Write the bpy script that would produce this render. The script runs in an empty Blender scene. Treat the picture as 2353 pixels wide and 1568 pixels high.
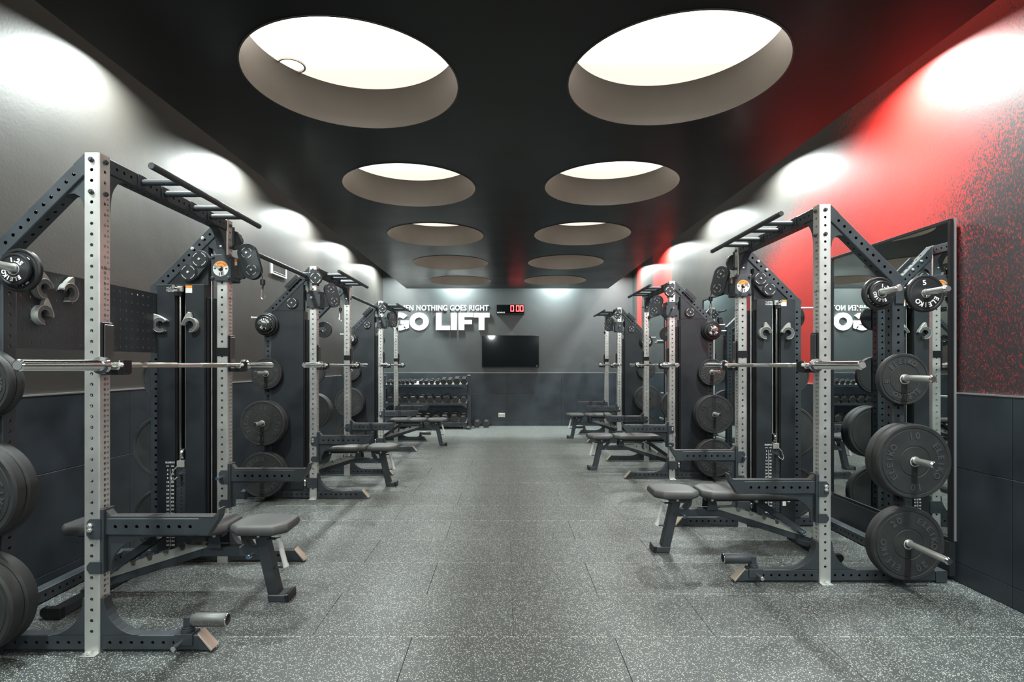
import bpy, bmesh, math, random
from mathutils import Matrix, Vector
random.seed(7)
PI = math.pi
sc = bpy.context.scene
COL = sc.collection

# ---------------------------------------------------------------- camera, world, lights
H = 1.345                       # eye height
FPX = 1245.0
cam_d = bpy.data.cameras.new('camera'); cam = bpy.data.objects.new('camera', cam_d); COL.objects.link(cam)
cam.location = (0, 0, H); cam.rotation_euler = (PI/2, 0, 0)
cam_d.sensor_width = 36; cam_d.lens = FPX/2353*36
cam_d.shift_x = 15.5/2353; cam_d.shift_y = 55/2353
cam_d.clip_start = .05; cam_d.clip_end = 60
sc.camera = cam
world = bpy.data.worlds.new('world'); sc.world = world; world.use_nodes = True
world.node_tree.nodes['Background'].inputs[0].default_value = (.8, .9, 1, 1)
world.node_tree.nodes['Background'].inputs[1].default_value = .02
sc.view_settings.view_transform = 'Standard'; sc.view_settings.look = 'None'
sc.view_settings.gamma = 1; sc.view_settings.use_curve_mapping = False
sc.view_settings.exposure = 0.08
try:
    sc.cycles.max_bounces = 8; sc.cycles.diffuse_bounces = 4; sc.cycles.glossy_bounces = 4
    sc.cycles.sample_clamp_indirect = 6
except Exception: pass

XL, XR, YB, YF = -2.70, 2.81, 11.96, -4.6      # walls
ZS, ZS2, ZC = 2.965, 3.225, 3.75               # soffit underside / top, ceiling behind it
SXL, SXR, SYE = -2.09, 2.18, 11.49             # soffit edges
SPOT_W = 64.0
WELL_E = 8.5
ROOM_W = 170.0
def lamp(x, y, z, energy, col=(.92, 1, .965), rad=.07, tilt=(0, 0)):
    l = bpy.data.lights.new('slot_lamp', 'AREA'); l.shape = 'DISK'; l.size = rad*2; l.energy = energy; l.color = col; l.spread = math.radians(163)
    o = bpy.data.objects.new('slot_lamp', l); COL.objects.link(o); o.location = (x, y, z); o.rotation_euler = (tilt[0], tilt[1], 0)
for k in range(-2, 5):
    y = 3.6+1.9*k
    lamp(-2.385, y, 3.40, SPOT_W)
    lamp(2.495, y, 3.40, SPOT_W)
for x in (-1.06, 1.15):
    lamp(x, 11.72, 3.42, SPOT_W*1.9)
for x in (-.67, 1.95):                       # ceiling lamps behind the camera; the right-hand one is added front fill
    l = bpy.data.lights.new('room_fill_lamp', 'POINT'); l.energy = ROOM_W; l.shadow_soft_size = .09; l.color = (.90, 1, .98)
    o = bpy.data.objects.new('room_fill_lamp', l); COL.objects.link(o); o.location = (x, -2.4, 2.75)

# ---------------------------------------------------------------- materials
def new_mat(name, base=(.5, .5, .5), rough=.5, metal=0, spec=.5, emit=None, estr=0, bump=None, var=None, aniso=None):
    m = bpy.data.materials.new(name); m.use_nodes = True; nt = m.node_tree; b = nt.nodes['Principled BSDF']
    b.inputs['Base Color'].default_value = (*base, 1); b.inputs['Roughness'].default_value = rough
    b.inputs['Metallic'].default_value = metal; b.inputs['Specular IOR Level'].default_value = spec
    if emit:
        b.inputs['Emission Color'].default_value = (*emit, 1); b.inputs['Emission Strength'].default_value = estr
    tc = nt.nodes.new('ShaderNodeTexCoord')
    if bump:
        sc_, st, dist = bump
        n = nt.nodes.new('ShaderNodeTexNoise'); n.inputs['Scale'].default_value = sc_; n.inputs['Detail'].default_value = 2
        bp = nt.nodes.new('ShaderNodeBump'); bp.inputs['Strength'].default_value = st; bp.inputs['Distance'].default_value = dist
        nt.links.new(tc.outputs['Object'], n.inputs['Vector']); nt.links.new(n.outputs['Fac'], bp.inputs['Height'])
        nt.links.new(bp.outputs['Normal'], b.inputs['Normal'])
    if var:
        sc_, amt = var                      # soft tonal wear
        n = nt.nodes.new('ShaderNodeTexNoise'); n.inputs['Scale'].default_value = sc_; n.inputs['Detail'].default_value = 5
        nt.links.new(tc.outputs['Object'], n.inputs['Vector'])
        mr = nt.nodes.new('ShaderNodeMapRange'); mr.inputs[1].default_value = .3; mr.inputs[2].default_value = .7
        mr.inputs[3].default_value = 1-amt; mr.inputs[4].default_value = 1+amt
        mx = nt.nodes.new('ShaderNodeVectorMath'); mx.operation = 'SCALE'; mx.inputs[0].default_value = base
        nt.links.new(n.outputs['Fac'], mr.inputs[0]); nt.links.new(mr.outputs[0], mx.inputs['Scale'])
        nt.links.new(mx.outputs[0], b.inputs['Base Color'])
        mr2 = nt.nodes.new('ShaderNodeMapRange'); mr2.inputs[3].default_value = max(0, rough-.08); mr2.inputs[4].default_value = rough+.08
        nt.links.new(n.outputs['Fac'], mr2.inputs[0]); nt.links.new(mr2.outputs[0], b.inputs['Roughness'])
    return m
M = {}
M['black'] = new_mat('black_powder_coat', (.035, .043, .051), .46, 0, .5, bump=(900, .15, .0006), var=(6, .25))
M['panelblk'] = new_mat('cabinet_powder_coat', (.018, .022, .027), .42, 0, .5, var=(4, .25))
M['steel'] = new_mat('brushed_steel', (.80, .81, .79), .36, .8, var=(9, .06))
M['chrome'] = new_mat('chrome', (.86, .86, .85), .12, 1)
M['shaft'] = new_mat('knurled_shaft', (.62, .58, .52), .30, 1, bump=(1400, .4, .0005))
M['rubber'] = new_mat('plate_rubber', (.026, .028, .029), .62, 0, .45, bump=(500, .25, .0008), var=(12, .2))
M['change'] = new_mat('change_plate_rubber', (.014, .015, .017), .38, 0, .5, var=(14, .15))
M['vinyl'] = new_mat('bench_vinyl', (.075, .078, .08), .50, 0, .45, bump=(600, .2, .0005))
M['vinylside'] = new_mat('bench_vinyl_side', (.028, .030, .033), .5)
M['liner'] = new_mat('plastic_liner', (.05, .053, .055), .35)
M['white'] = new_mat('white_print', (.80, .81, .80), .6)
M['orange'] = new_mat('orange_print', (.85, .30, .05), .6)
M['grey'] = new_mat('cast_grey', (.36, .37, .35), .42, .2)
M['greymid'] = new_mat('satin_grey', (.11, .115, .115), .40, .2)
M['greydk'] = new_mat('collar_inner', (.10, .105, .105), .5)
M['cap'] = new_mat('brushed_cap', (.62, .54, .46), .4, .6, var=(20, .08))
M['blue'] = new_mat('knob_blue', (.02, .10, .22), .4)
M['etch'] = new_mat('etched_mark', (.10, .095, .095), .6)
M['ridge'] = new_mat('moulded_letter', (.058, .062, .065), .5)
M['dark'] = new_mat('dark_void', (.004, .004, .004), .7)
M['hex'] = new_mat('dumbbell_rubber', (.024, .025, .027), .36, 0, .6, bump=(300, .2, .0006))
M['socket'] = new_mat('socket_metal', (.62, .60, .54), .4, .5)
M['glossblk'] = new_mat('screen_glass', (.004, .006, .007), .04, 0, .6)
M['plastic'] = new_mat('black_plastic', (.010, .010, .012), .35)
M['mirror'] = new_mat('mirror_silver', (.70, .76, .75), .0, 1)
M['framealu'] = new_mat('frame_edge', (.30, .31, .32), .4, .4)
M['soffit'] = new_mat('soffit_black_paint', (.0035, .0037, .0037), .34, 0, .26, bump=(3, .05, .02), var=(2, .2))
M['liner_well'] = new_mat('light_well_paint', (.072, .064, .055), .50, 0, .4, var=(5, .07))
M['dome'] = new_mat('light_well_dome', (.8, .76, .70), .7)
M['diff'] = new_mat('light_diffuser', (.6, .57, .53), .6, emit=(1, .905, .79), estr=WELL_E)
def emission_falloff(m):          # paints the well's light falloff into the emission: bright near side, dim far side
    nt = m.node_tree; b = nt.nodes['Principled BSDF']; N = nt.nodes.new; L = nt.links.new
    tc = N('ShaderNodeTexCoord'); sp = N('ShaderNodeSeparateXYZ'); L(tc.outputs['Object'], sp.inputs[0])
    mr = N('ShaderNodeMapRange'); mr.interpolation_type = 'SMOOTHSTEP'
    mr.inputs[1].default_value = -.75; mr.inputs[2].default_value = .40; mr.inputs[3].default_value = WELL_E*1.55; mr.inputs[4].default_value = WELL_E*.115
    L(sp.outputs['Y'], mr.inputs[0]); L(mr.outputs[0], b.inputs['Emission Strength'])
emission_falloff(M['diff'])
M['red_led'] = new_mat('red_led', (.3, 0, 0), .4, emit=(1, .012, .02), estr=5)
M['red_core'] = new_mat('red_led_core', (.5, .1, .1), .4, emit=(1, .30, .26), estr=2.2)
M['voidw'] = new_mat('upper_void_paint', (.05, .05, .05), .6)
M['trim'] = new_mat('trim_metal', (.62, .63, .62), .35, .8)
M['white_paint'] = new_mat('white_sign_paint', (.86, .87, .86), .5)

def wall_mat(name, red=False, base=(.029, .0255, .021)):
    m = new_mat(name, base, .36, 0, 1.0); nt = m.node_tree; b = nt.nodes['Principled BSDF']
    b.inputs['Coat Weight'].default_value = .35; b.inputs['Coat Roughness'].default_value = .27
    N = nt.nodes.new; L = nt.links.new
    geo = N('ShaderNodeNewGeometry')
    n1 = N('ShaderNodeTexNoise'); n1.inputs['Scale'].default_value = 55; n1.inputs['Detail'].default_value = 3
    n2 = N('ShaderNodeTexNoise'); n2.inputs['Scale'].default_value = 2.2; n2.inputs['Detail'].default_value = 2
    L(geo.outputs['Position'], n1.inputs['Vector']); L(geo.outputs['Position'], n2.inputs['Vector'])
    b1 = N('ShaderNodeBump'); b1.inputs['Strength'].default_value = .28; b1.inputs['Distance'].default_value = .0025
    b2 = N('ShaderNodeBump'); b2.inputs['Strength'].default_value = .25; b2.inputs['Distance'].default_value = .02
    L(n2.outputs['Fac'], b2.inputs['Height']); L(n1.outputs['Fac'], b1.inputs['Height'])
    L(b2.outputs['Normal'], b1.inputs['Normal']); L(b1.outputs['Normal'], b.inputs['Normal'])
    mr = N('ShaderNodeMapRange'); mr.inputs[3].default_value = .50; mr.inputs[4].default_value = .60
    L(n2.outputs['Fac'], mr.inputs[0]); L(mr.outputs[0], b.inputs['Roughness'])
    if not red: return m
    def math_(op, a, c=None, clamp=False):
        x = N('ShaderNodeMath'); x.operation = op; x.use_clamp = clamp
        for i, v in enumerate((a, c)):
            if v is None: continue
            if isinstance(v, (int, float)): x.inputs[i].default_value = v
            else: L(v, x.inputs[i])
        return x.outputs[0]
    sep = N('ShaderNodeSeparateXYZ'); L(geo.outputs['Position'], sep.inputs[0])
    y, z = sep.outputs['Y'], sep.outputs['Z']
    sp = N('ShaderNodeTexNoise'); sp.inputs['Scale'].default_value = 150; sp.inputs['Detail'].default_value = 2
    mp = N('ShaderNodeMapping'); mp.inputs['Scale'].default_value = (1, 1, .55)
    L(geo.outputs['Position'], mp.inputs[0]); L(mp.outputs[0], sp.inputs['Vector'])
    big = N('ShaderNodeTexNoise'); big.inputs['Scale'].default_value = 1.3; L(geo.outputs['Position'], big.inputs['Vector'])
    spk = math_('MULTIPLY', math_('SUBTRACT', sp.outputs['Fac'], .5), 2.6)        # fine spray speckle
    lob = math_('MULTIPLY', math_('SUBTRACT', big.outputs['Fac'], .5), .9)
    # grey side of the spray band: beyond the slanting line
    g = math_('ADD', math_('MULTIPLY', math_('SUBTRACT', y, 4.35), .66), math_('SUBTRACT', z, 3.22))
    g = math_('ADD', math_('MULTIPLY', math_('ADD', g, math_('MULTIPLY', lob, .5)), 2.0), math_('MULTIPLY', spk, .9))
    g = math_('MULTIPLY', math_('ADD', g, .35), 1.0, True)
    low = math_('MULTIPLY', math_('SUBTRACT', 6.6, y), 2.2, True)                 # beyond 6.6 m all grey
    g = math_('MAXIMUM', g, math_('SUBTRACT', 1.0, low))
    # black side: near and low
    bl = math_('ADD', math_('MULTIPLY', math_('SUBTRACT', 3.62, y), 1.05), math_('MULTIPLY', math_('SUBTRACT', 2.15, z), .62))
    bl = math_('ADD', math_('MULTIPLY', math_('ADD', bl, math_('MULTIPLY', lob, .35)), 1.5), .15)
    bl = math_('MINIMUM', math_('MAXIMUM', bl, -.8), .92)
    bl = math_('MULTIPLY', math_('ADD', bl, math_('MULTIPLY', spk, 1.25)), 1.25, True)
    # two narrow stripes far down the wall
    def stripe(c, w):
        d = math_('ABSOLUTE', math_('SUBTRACT', y, c))
        s = math_('MULTIPLY', math_('SUBTRACT', w, d), 9.0)
        return math_('ADD', s, math_('MULTIPLY', spk, .5), True)
    st = math_('MAXIMUM', stripe(9.75, .62), stripe(11.35, .22))
    def mix(f, a, c):
        x = N('ShaderNodeMix'); x.data_type = 'RGBA'
        L(f, x.inputs[0])
        for i, v in ((6, a), (7, c)):
            if isinstance(v, tuple): x.inputs[i].default_value = v
            else: L(v, x.inputs[i])
        return x.outputs[2]
    RED = (.60, .016, .010, 1)
    c = mix(g, RED, (.030, .027, .023, 1))
    c = mix(bl, c, (.016, .015, .020, 1))
    c = mix(st, c, RED)
    L(c, b.inputs['Base Color'])
    return m
M['wall'] = wall_mat('dark_wall_paint')
M['wallback'] = wall_mat('back_wall_paint', base=(.024, .034, .037))
M['wallred'] = wall_mat('spray_painted_wall', True)
M['tile'] = new_mat('slate_tile', (.027, .036, .046), .42, 0, .5, bump=(14, .1, .004), var=(3.5, .35))
def floor_mat():
    m = new_mat('flecked_rubber', (.03, .03, .03), .47, 0, .5); nt = m.node_tree; b = nt.nodes['Principled BSDF']
    N = nt.nodes.new; L = nt.links.new
    geo = N('ShaderNodeNewGeometry')
    v = N('ShaderNodeTexVoronoi'); v.inputs['Scale'].default_value = 185; L(geo.outputs['Position'], v.inputs['Vector'])
    sep = N('ShaderNodeSeparateColor'); L(v.outputs['Color'], sep.inputs[0])
    gt = N('ShaderNodeMath'); gt.operation = 'GREATER_THAN'; gt.inputs[1].default_value = .70; L(sep.outputs[0], gt.inputs[0])
    lt = N('ShaderNodeMath'); lt.operation = 'LESS_THAN'; lt.inputs[1].default_value = .46; L(v.outputs['Distance'], lt.inputs[0])
    mu = N('ShaderNodeMath'); mu.operation = 'MULTIPLY'; L(gt.outputs[0], mu.inputs[0]); L(lt.outputs[0], mu.inputs[1])
    n = N('ShaderNodeTexNoise'); n.inputs['Scale'].default_value = 1.6; n.inputs['Detail'].default_value = 4; L(geo.outputs['Position'], n.inputs['Vector'])
    dust = N('ShaderNodeMapRange'); dust.inputs[3].default_value = .75; dust.inputs[4].default_value = 1.3; L(n.outputs['Fac'], dust.inputs[0])
    base = N('ShaderNodeVectorMath'); base.operation = 'SCALE'; base.inputs[0].default_value = (.056, .066, .068); L(dust.outputs[0], base.inputs['Scale'])
    mx = N('ShaderNodeMix'); mx.data_type = 'RGBA'; sx_ = N('ShaderNodeSeparateXYZ'); L(geo.outputs['Position'], sx_.inputs[0])
    def mm(op, a, c):
        x = N('ShaderNodeMath'); x.operation = op
        for i, q in enumerate((a, c)):
            if isinstance(q, (int, float)): x.inputs[i].default_value = q
            elif q is not None: L(q, x.inputs[i])
        return x.outputs[0]
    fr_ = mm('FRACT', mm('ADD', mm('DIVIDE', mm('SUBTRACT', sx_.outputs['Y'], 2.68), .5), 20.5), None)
    near_ = mm('LESS_THAN', mm('ABSOLUTE', mm('SUBTRACT', fr_, .5), None), .0085)      # pale flecks along the tile rows
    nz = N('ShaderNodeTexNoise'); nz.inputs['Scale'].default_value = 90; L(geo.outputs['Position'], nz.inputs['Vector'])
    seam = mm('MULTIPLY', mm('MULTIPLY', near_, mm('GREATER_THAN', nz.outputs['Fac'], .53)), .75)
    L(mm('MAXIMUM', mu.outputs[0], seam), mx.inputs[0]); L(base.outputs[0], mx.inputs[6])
    mx.inputs[7].default_value = (.46, .48, .43, 1); L(mx.outputs[2], b.inputs['Base Color'])
    n3 = N('ShaderNodeTexNoise'); n3.inputs['Scale'].default_value = 260; L(geo.outputs['Position'], n3.inputs['Vector'])
    bp = N('ShaderNodeBump'); bp.inputs['Strength'].default_value = .35; bp.inputs['Distance'].default_value = .0015
    L(n3.outputs['Fac'], bp.inputs['Height']); L(bp.outputs['Normal'], b.inputs['Normal'])
    return m
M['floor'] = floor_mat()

# ---------------------------------------------------------------- helpers
def mesh_of(verts, faces, bevel=0, smooth=False, seg=1):
    me = bpy.data.meshes.new('mesh')
    me.from_pydata([tuple(v) for v in verts], [], faces); me.update()
    bm = bmesh.new(); bm.from_mesh(me)
    if bevel:
        bmesh.ops.remove_doubles(bm, verts=bm.verts, dist=1e-6)
        es = [e for e in bm.edges if len(e.link_faces) == 2 and e.calc_face_angle(0) > .6]
        bmesh.ops.bevel(bm, geom=es, offset=bevel, segments=seg, affect='EDGES', profile=.6, clamp_overlap=True)
    if smooth:
        bmesh.ops.recalc_face_normals(bm, faces=bm.faces)
        for f in bm.faces: f.smooth = True
        for e in bm.edges:
            if len(e.link_faces) == 2 and e.calc_face_angle(0) > .6: e.smooth = False
    bm.to_mesh(me); bm.free()
    return me
class MB:
    def __init__(s, fn=None, flip=False): s.v = []; s.f = []; s.fn = fn; s.flip = flip
    def add(s, vs, fs):
        o = len(s.v); s.v += [Vector(v) for v in vs]; s.f += [tuple(i+o for i in f) for f in fs]; return s
    def box(s, x0, x1, y0, y1, z0, z1):
        vs = [(x, y, z) for x in (x0, x1) for y in (y0, y1) for z in (z0, z1)]
        return s.add(vs, [(0, 1, 3, 2), (4, 6, 7, 5), (0, 4, 5, 1), (2, 3, 7, 6), (0, 2, 6, 4), (1, 5, 7, 3)])
    def prism(s, pts, lo, hi, axis='y'):
        """polygon (p, q) extruded; axis y: (x,z) polygon, axis x: (y,z), axis z: (x,y)"""
        def mk(p, t): return {'y': (p[0], t, p[1]), 'x': (t, p[0], p[1]), 'z': (p[0], p[1], t)}[axis]
        n = len(pts); ar = sum(pts[i][0]*pts[(i+1) % n][1]-pts[(i+1) % n][0]*pts[i][1] for i in range(n))
        if (ar > 0) == (axis == 'y'): pts = pts[::-1]
        # now counter-clockwise about +axis
        vs = [mk(p, lo) for p in pts]+[mk(p, hi) for p in pts]
        fs = [tuple(range(n-1, -1, -1)), tuple(range(n, 2*n))]+[(i, (i+1) % n, n+(i+1) % n, n+i) for i in range(n)]
        return s.add(vs, fs)
    def cyl(s, a, b, r, n=16, r2=None, caps=True):
        a = Vector(a); b = Vector(b); r2 = r if r2 is None else r2
        q = (b-a).normalized().to_track_quat('Z', 'Y').to_matrix()
        vs = [a+q @ Vector((math.cos(2*PI*i/n)*r, math.sin(2*PI*i/n)*r, 0)) for i in range(n)]
        vs += [b+q @ Vector((math.cos(2*PI*i/n)*r2, math.sin(2*PI*i/n)*r2, 0)) for i in range(n)]
        fs = [(i, (i+1) % n, n+(i+1) % n, n+i) for i in range(n)]
        if caps: fs += [tuple(range(n-1, -1, -1)), tuple(range(n, 2*n))]
        return s.add(vs, fs)
    def lathe(s, prof, c=(0, 0, 0), n=40, axis='y', closed=True):
        """profile of (radius, along) revolved about an axis through c"""
        vs = []
        for r, t in prof:
            for i in range(n):
                u, w = math.cos(2*PI*i/n)*r, math.sin(2*PI*i/n)*r
                p = {'y': (w, t, u), 'x': (t, u, w), 'z': (u, w, t)}[axis]
                vs.append(Vector(p)+Vector(c))
        m = len(prof); fs = []
        for k in range(m if closed else m-1):
            k2 = (k+1) % m
            for i in range(n):
                j = (i+1) % n
                fs.append((k*n+i, k*n+j, k2*n+j, k2*n+i))
        return s.add(vs, fs)
    def tube(s, pts, r, n=8):
        for i in range(len(pts)-1): s.cyl(pts[i], pts[i+1], r, n)
        return s
    def cell(s, o, u, v, lu, lv, cu, cv, r, t, n=12):
        """rectangle lu x lv at o with a round hole, tunnel t deep against the normal (u x v)"""
        o, u, v = Vector(o), Vector(u), Vector(v); nn = u.cross(v)
        cs = [o, o+u*lu, o+u*lu+v*lv, o+v*lv]
        c = o+u*cu+v*cv
        ring = [c+u*(r*math.cos(-3*PI/4+2*PI*i/n))+v*(r*math.sin(-3*PI/4+2*PI*i/n)) for i in range(n)]
        low = [p-nn*t for p in ring]
        q = n//4; fs = []
        for k in range(4):
            a, b = k, (k+1) % 4
            fs.append((a, b)+tuple(4+((k+1)*q-i) % n for i in range(0, q+1)))
        fs += [(4+(i+1) % n, 4+i, 4+n+i, 4+n+(i+1) % n) for i in range(n)]
        return s.add(cs+ring+low, fs)
    def strip(s, o, u, v, lu, lv, holes, r, t, n=12):
        """a face lu wide, lv long along v, with one row of holes"""
        o, u, v = Vector(o), Vector(u), Vector(v)
        if not holes:
            return s.add([o, o+u*lu, o+u*lu+v*lv, o+v*lv], [(0, 1, 2, 3)])
        hs = sorted(holes); cuts = [0]+[(a+b)/2 for a, b in zip(hs, hs[1:])]+[lv]
        m = lu/2
        a0 = max(0, hs[0]-.03); a1 = min(lv, hs[-1]+.03); cuts[0] = a0; cuts[-1] = a1
        if a0 > 0: s.add([o, o+u*lu, o+u*lu+v*a0, o+v*a0], [(0, 1, 2, 3)])
        if a1 < lv: s.add([o+v*a1, o+u*lu+v*a1, o+u*lu+v*lv, o+v*lv], [(0, 1, 2, 3)])
        for i, h in enumerate(hs):
            s.cell(o+v*cuts[i], u, v, lu, cuts[i+1]-cuts[i], m, h-cuts[i], r, t, n)
        return s
    def perf(s, w, d, L, hx, hy, r=.008, c=.004, t=.004, n=12):
        """hollow tube along z, w in x, d in y, corners chamfered by c; hx holes on +-x faces, hy on +-y faces"""
        X, Y, Z = Vector((1, 0, 0)), Vector((0, 1, 0)), Vector((0, 0, 1))
        s.strip((c, 0, 0), X, Z, w-2*c, L, hy, r, t, n)                 # -y face: x cross z = -y
        s.strip((w-c, d, 0), -X, Z, w-2*c, L, hy, r, t, n)
        s.strip((w, c, 0), Y, Z, d-2*c, L, hx, r, t, n)                 # y cross z = +x
        s.strip((0, d-c, 0), -Y, Z, d-2*c, L, hx, r, t, n)
        for (p, q) in (((c, 0), (0, c)), ((0, d-c), (c, d)), ((w-c, d), (w, d-c)), ((w, c), (w-c, 0))):
            s.add([(q[0], q[1], 0), (p[0], p[1], 0), (p[0], p[1], L), (q[0], q[1], L)], [(0, 1, 2, 3)])
        oc = [(c, 0), (w-c, 0), (w, c), (w, d-c), (w-c, d), (c, d), (0, d-c), (0, c)]
        s.add([(x, y, L) for x, y in oc], [tuple(range(8))]); s.add([(x, y, 0) for x, y in oc], [tuple(range(7, -1, -1))])
        return s
    def xf(s, m):
        s.v = [m @ v for v in s.v]; return s
    def mesh(s, bevel=0, smooth=False, seg=1):
        vs, fs = s.v, s.f
        if s.fn: vs = [s.fn(v) for v in vs]
        if s.flip: fs = [tuple(reversed(f)) for f in fs]
        return mesh_of(vs, fs, bevel, smooth, seg)
_alt = {}
STUFF = {'lettering', 'weight_scale', 'height_scale', 'cover_slot', 'pin_hole', 'knurling', 'warning_lettering', 'sleeve_lettering', 'warning_pictogram'}
def obj(name, me, mat, parent=None, loc=(0, 0, 0), rot=None):
    if isinstance(me, bpy.types.Mesh):
        if not me.materials: me.materials.append(M[mat])
        elif me.materials[0] != M[mat]:          # same shape in another material
            k = (me.name, mat)
            if k not in _alt: _alt[k] = me.copy(); _alt[k].materials[0] = M[mat]
            me = _alt[k]
    o = bpy.data.objects.new(name, me); COL.objects.link(o)
    o.location = loc
    if rot: o.rotation_euler = rot
    if parent: o.parent = parent
    if name in STUFF: o['kind'] = 'stuff'
    return o
def thing(name, label, cat, loc=(0, 0, 0), group=None, rot=None):
    o = bpy.data.objects.new(name, None); COL.objects.link(o); o.location = loc; o.empty_display_size = .1
    if rot: o.rotation_euler = rot
    return tag(o, label, cat, group)
def tag(o, label, cat, group=None):
    o['label'] = label; o['category'] = cat
    if group: o['group'] = group
    return o
def struct(name, me, mat, parent=None):
    o = obj(name, me, mat, parent)
    if not parent: o['kind'] = 'structure'
    return o
# text as meshes (facing -y, baseline along +x)
_tc = {}
def text_data(body, size, ext=.0008, bold=0., sx=1., align='CENTER', spacing=1.):
    key = (body, size, ext, bold, sx, align, spacing)
    if key in _tc: return _tc[key]
    cu = bpy.data.curves.new('text', 'FONT'); cu.body = body; cu.size = size; cu.extrude = ext; cu.offset = bold
    cu.align_x = align; cu.align_y = 'CENTER'; cu.resolution_u = 3; cu.space_character = spacing
    to = bpy.data.objects.new('text', cu); COL.objects.link(to)
    dg = bpy.context.evaluated_depsgraph_get(); dg.update()
    me = bpy.data.meshes.new_from_object(to.evaluated_get(dg))
    vs = [Vector((v.co.x*sx, -v.co.z, v.co.y)) for v in me.vertices]; fs = [tuple(p.vertices) for p in me.polygons]
    bpy.data.objects.remove(to); bpy.data.curves.remove(cu); bpy.data.meshes.remove(me)
    _tc[key] = (vs, fs); return _tc[key]
def text_mesh(*a, **k):
    vs, fs = text_data(*a, **k); return mesh_of(vs, fs)
def arc_text(mb, body, size, radius, deg, bold=.0, sx=1.25, inward=False, y=0., ext=.001, pitch=None):
    """letters round a circle (in the xz plane); deg = clockwise from the top"""
    pitch = pitch or size*.82*sx
    n = len(body); step = pitch/radius
    for i, ch in enumerate(body):
        a = math.radians(deg)+(i-(n-1)/2)*step
        vs, fs = text_data(ch, size, ext, bold, sx)
        rot = Matrix.Rotation(a, 4, 'Y')
        mb.add([rot @ (v+Vector((0, y, radius))) for v in vs], fs)
    return mb

# ---------------------------------------------------------------- room shell
W_ = .12
root_floor = struct('floor', MB().box(XL-.1, XR+.1, YF-.1, YB+.1, -.12, -.02).mesh(), 'dark')
tile_cache = {}
def floor_tile(x0, x1, y0, y1):
    k = (round(x1-x0, 3), round(y1-y0, 3))
    if k not in tile_cache:
        tile_cache[k] = MB().box(.0008, k[0]-.0008, .0008, k[1]-.0008, -.019, 0).mesh(bevel=.0015)
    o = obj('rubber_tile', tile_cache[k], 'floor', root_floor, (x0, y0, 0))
row = 0
y = 2.68-.5*12
while y < YB:
    y1 = min(y+.5, YB); y0 = max(y, YF)
    xs = [XL]+[v for v in [(.04+.5*(row % 2))+k for k in range(-4, 5)] if XL+.02 < v < XR-.02]+[XR]
    if y1 > YF+.02:
        for a, b in zip(xs, xs[1:]): floor_tile(a, b, y0, y1)
    y += .5; row += 1
def dado(parent, a0, a1, first, horiz, place):
    """tiles 1.19 wide between a0 and a1 in three rows; place(a0, a1, z0, z1) -> box extents"""
    cuts = [a0]+[first+1.19*k for k in range(-8, 12) if a0+.04 < first+1.19*k < a1-.04]+[a1]
    for p, q in zip(cuts, cuts[1:]):
        for z0, z1 in ((0.001, .12), (.12, .71), (.71, 1.165)):
            obj('tile', MB().box(*place(p+.0012, q-.0012), z0+.0012, z1-.0012).mesh(bevel=.0015), 'tile', parent)
wl = struct('wall_left', MB().box(XL-W_, XL, YF-W_, YB+W_, -.1, ZC+.1).mesh(), 'wall')
wr = struct('wall_right', MB().box(XR, XR+W_, YF-W_, YB+W_, -.1, ZC+.1).mesh(), 'wallred')
wb = struct('wall_back', MB().box(XL, XR, YB, YB+W_, -.1, ZC+.1).mesh(), 'wallback')
wf = struct('wall_front', MB().box(XL, XR, YF-W_, YF, -.1, ZC+.1).mesh(), 'wall')
dado(wl, YF, YB, 3.88, 0, lambda p, q: (XL-.005, XL+.012, p, q))
dado(wr, YF, YB, 2.99, 0, lambda p, q: (XR-.012, XR+.005, p, q))
dado(wb, XL+.012, XR-.012, .045, 0, lambda p, q: (p, q, YB-.012, YB+.005))
struct('trim_1', MB().box(XL, XL+.0135, YF, YB, 1.166, 1.175).mesh(), 'trim')
struct('trim_2', MB().box(XR-.0135, XR, YF, YB, 1.166, 1.175).mesh(), 'trim')
struct('trim_3', MB().box(XL+.014, XR-.014, YB-.0135, YB, 1.166, 1.175).mesh(), 'trim')
struct('ceiling', MB().box(XL, XR, YF, YB, ZC, ZC+.1).mesh(), 'voidw')
# suspended black soffit with round openings
WR = .600
WL_ = [(-.867, 3.105+1.83*k) for k in range(-2, 5)]
WR_ = [(.953, 3.060+1.833*k) for k in range(-2, 5)]
sof = MB(); xm = (SXL+SXR)/2
for z, up in ((ZS, False), (ZS2, True)):
    for (x0, x1, ws) in ((SXL, xm, WL_), (xm, SXR, WR_)):
        yc = [YF+.05]+[(a[1]+b[1])/2 for a, b in zip(ws, ws[1:])]+[SYE]
        yc[0] = max(yc[0], ws[0][1]-.95)
        for i, (cx, cy) in enumerate(ws):
            lo, hi = yc[i], yc[i+1]
            if up: sof.cell((x0, lo, z), (1, 0, 0), (0, 1, 0), x1-x0, hi-lo, cx-x0, cy-lo, WR, .0, 96)
            else: sof.cell((x0, hi, z), (1, 0, 0), (0, -1, 0), x1-x0, hi-lo, cx-x0, hi-cy, WR, -.0, 96)
ys = max(YF+.05, WL_[0][1]-.95)
for a in ((SXL, ys, SXL, SYE), (SXL, SYE, SXR, SYE), (SXR, SYE, SXR, ys), (SXR, ys, SXL, ys)):
    sof.add([(a[0], a[1], ZS), (a[0], a[1], ZS2), (a[2], a[3], ZS2), (a[2], a[3], ZS)], [(3, 2, 1, 0)])
so = obj('soffit', sof.mesh(), 'soffit'); so['kind'] = 'structure'; so.name = 'ceiling_soffit'
names = ['', '', 'nearest', 'second', 'third', 'fourth', 'farthest']
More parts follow.
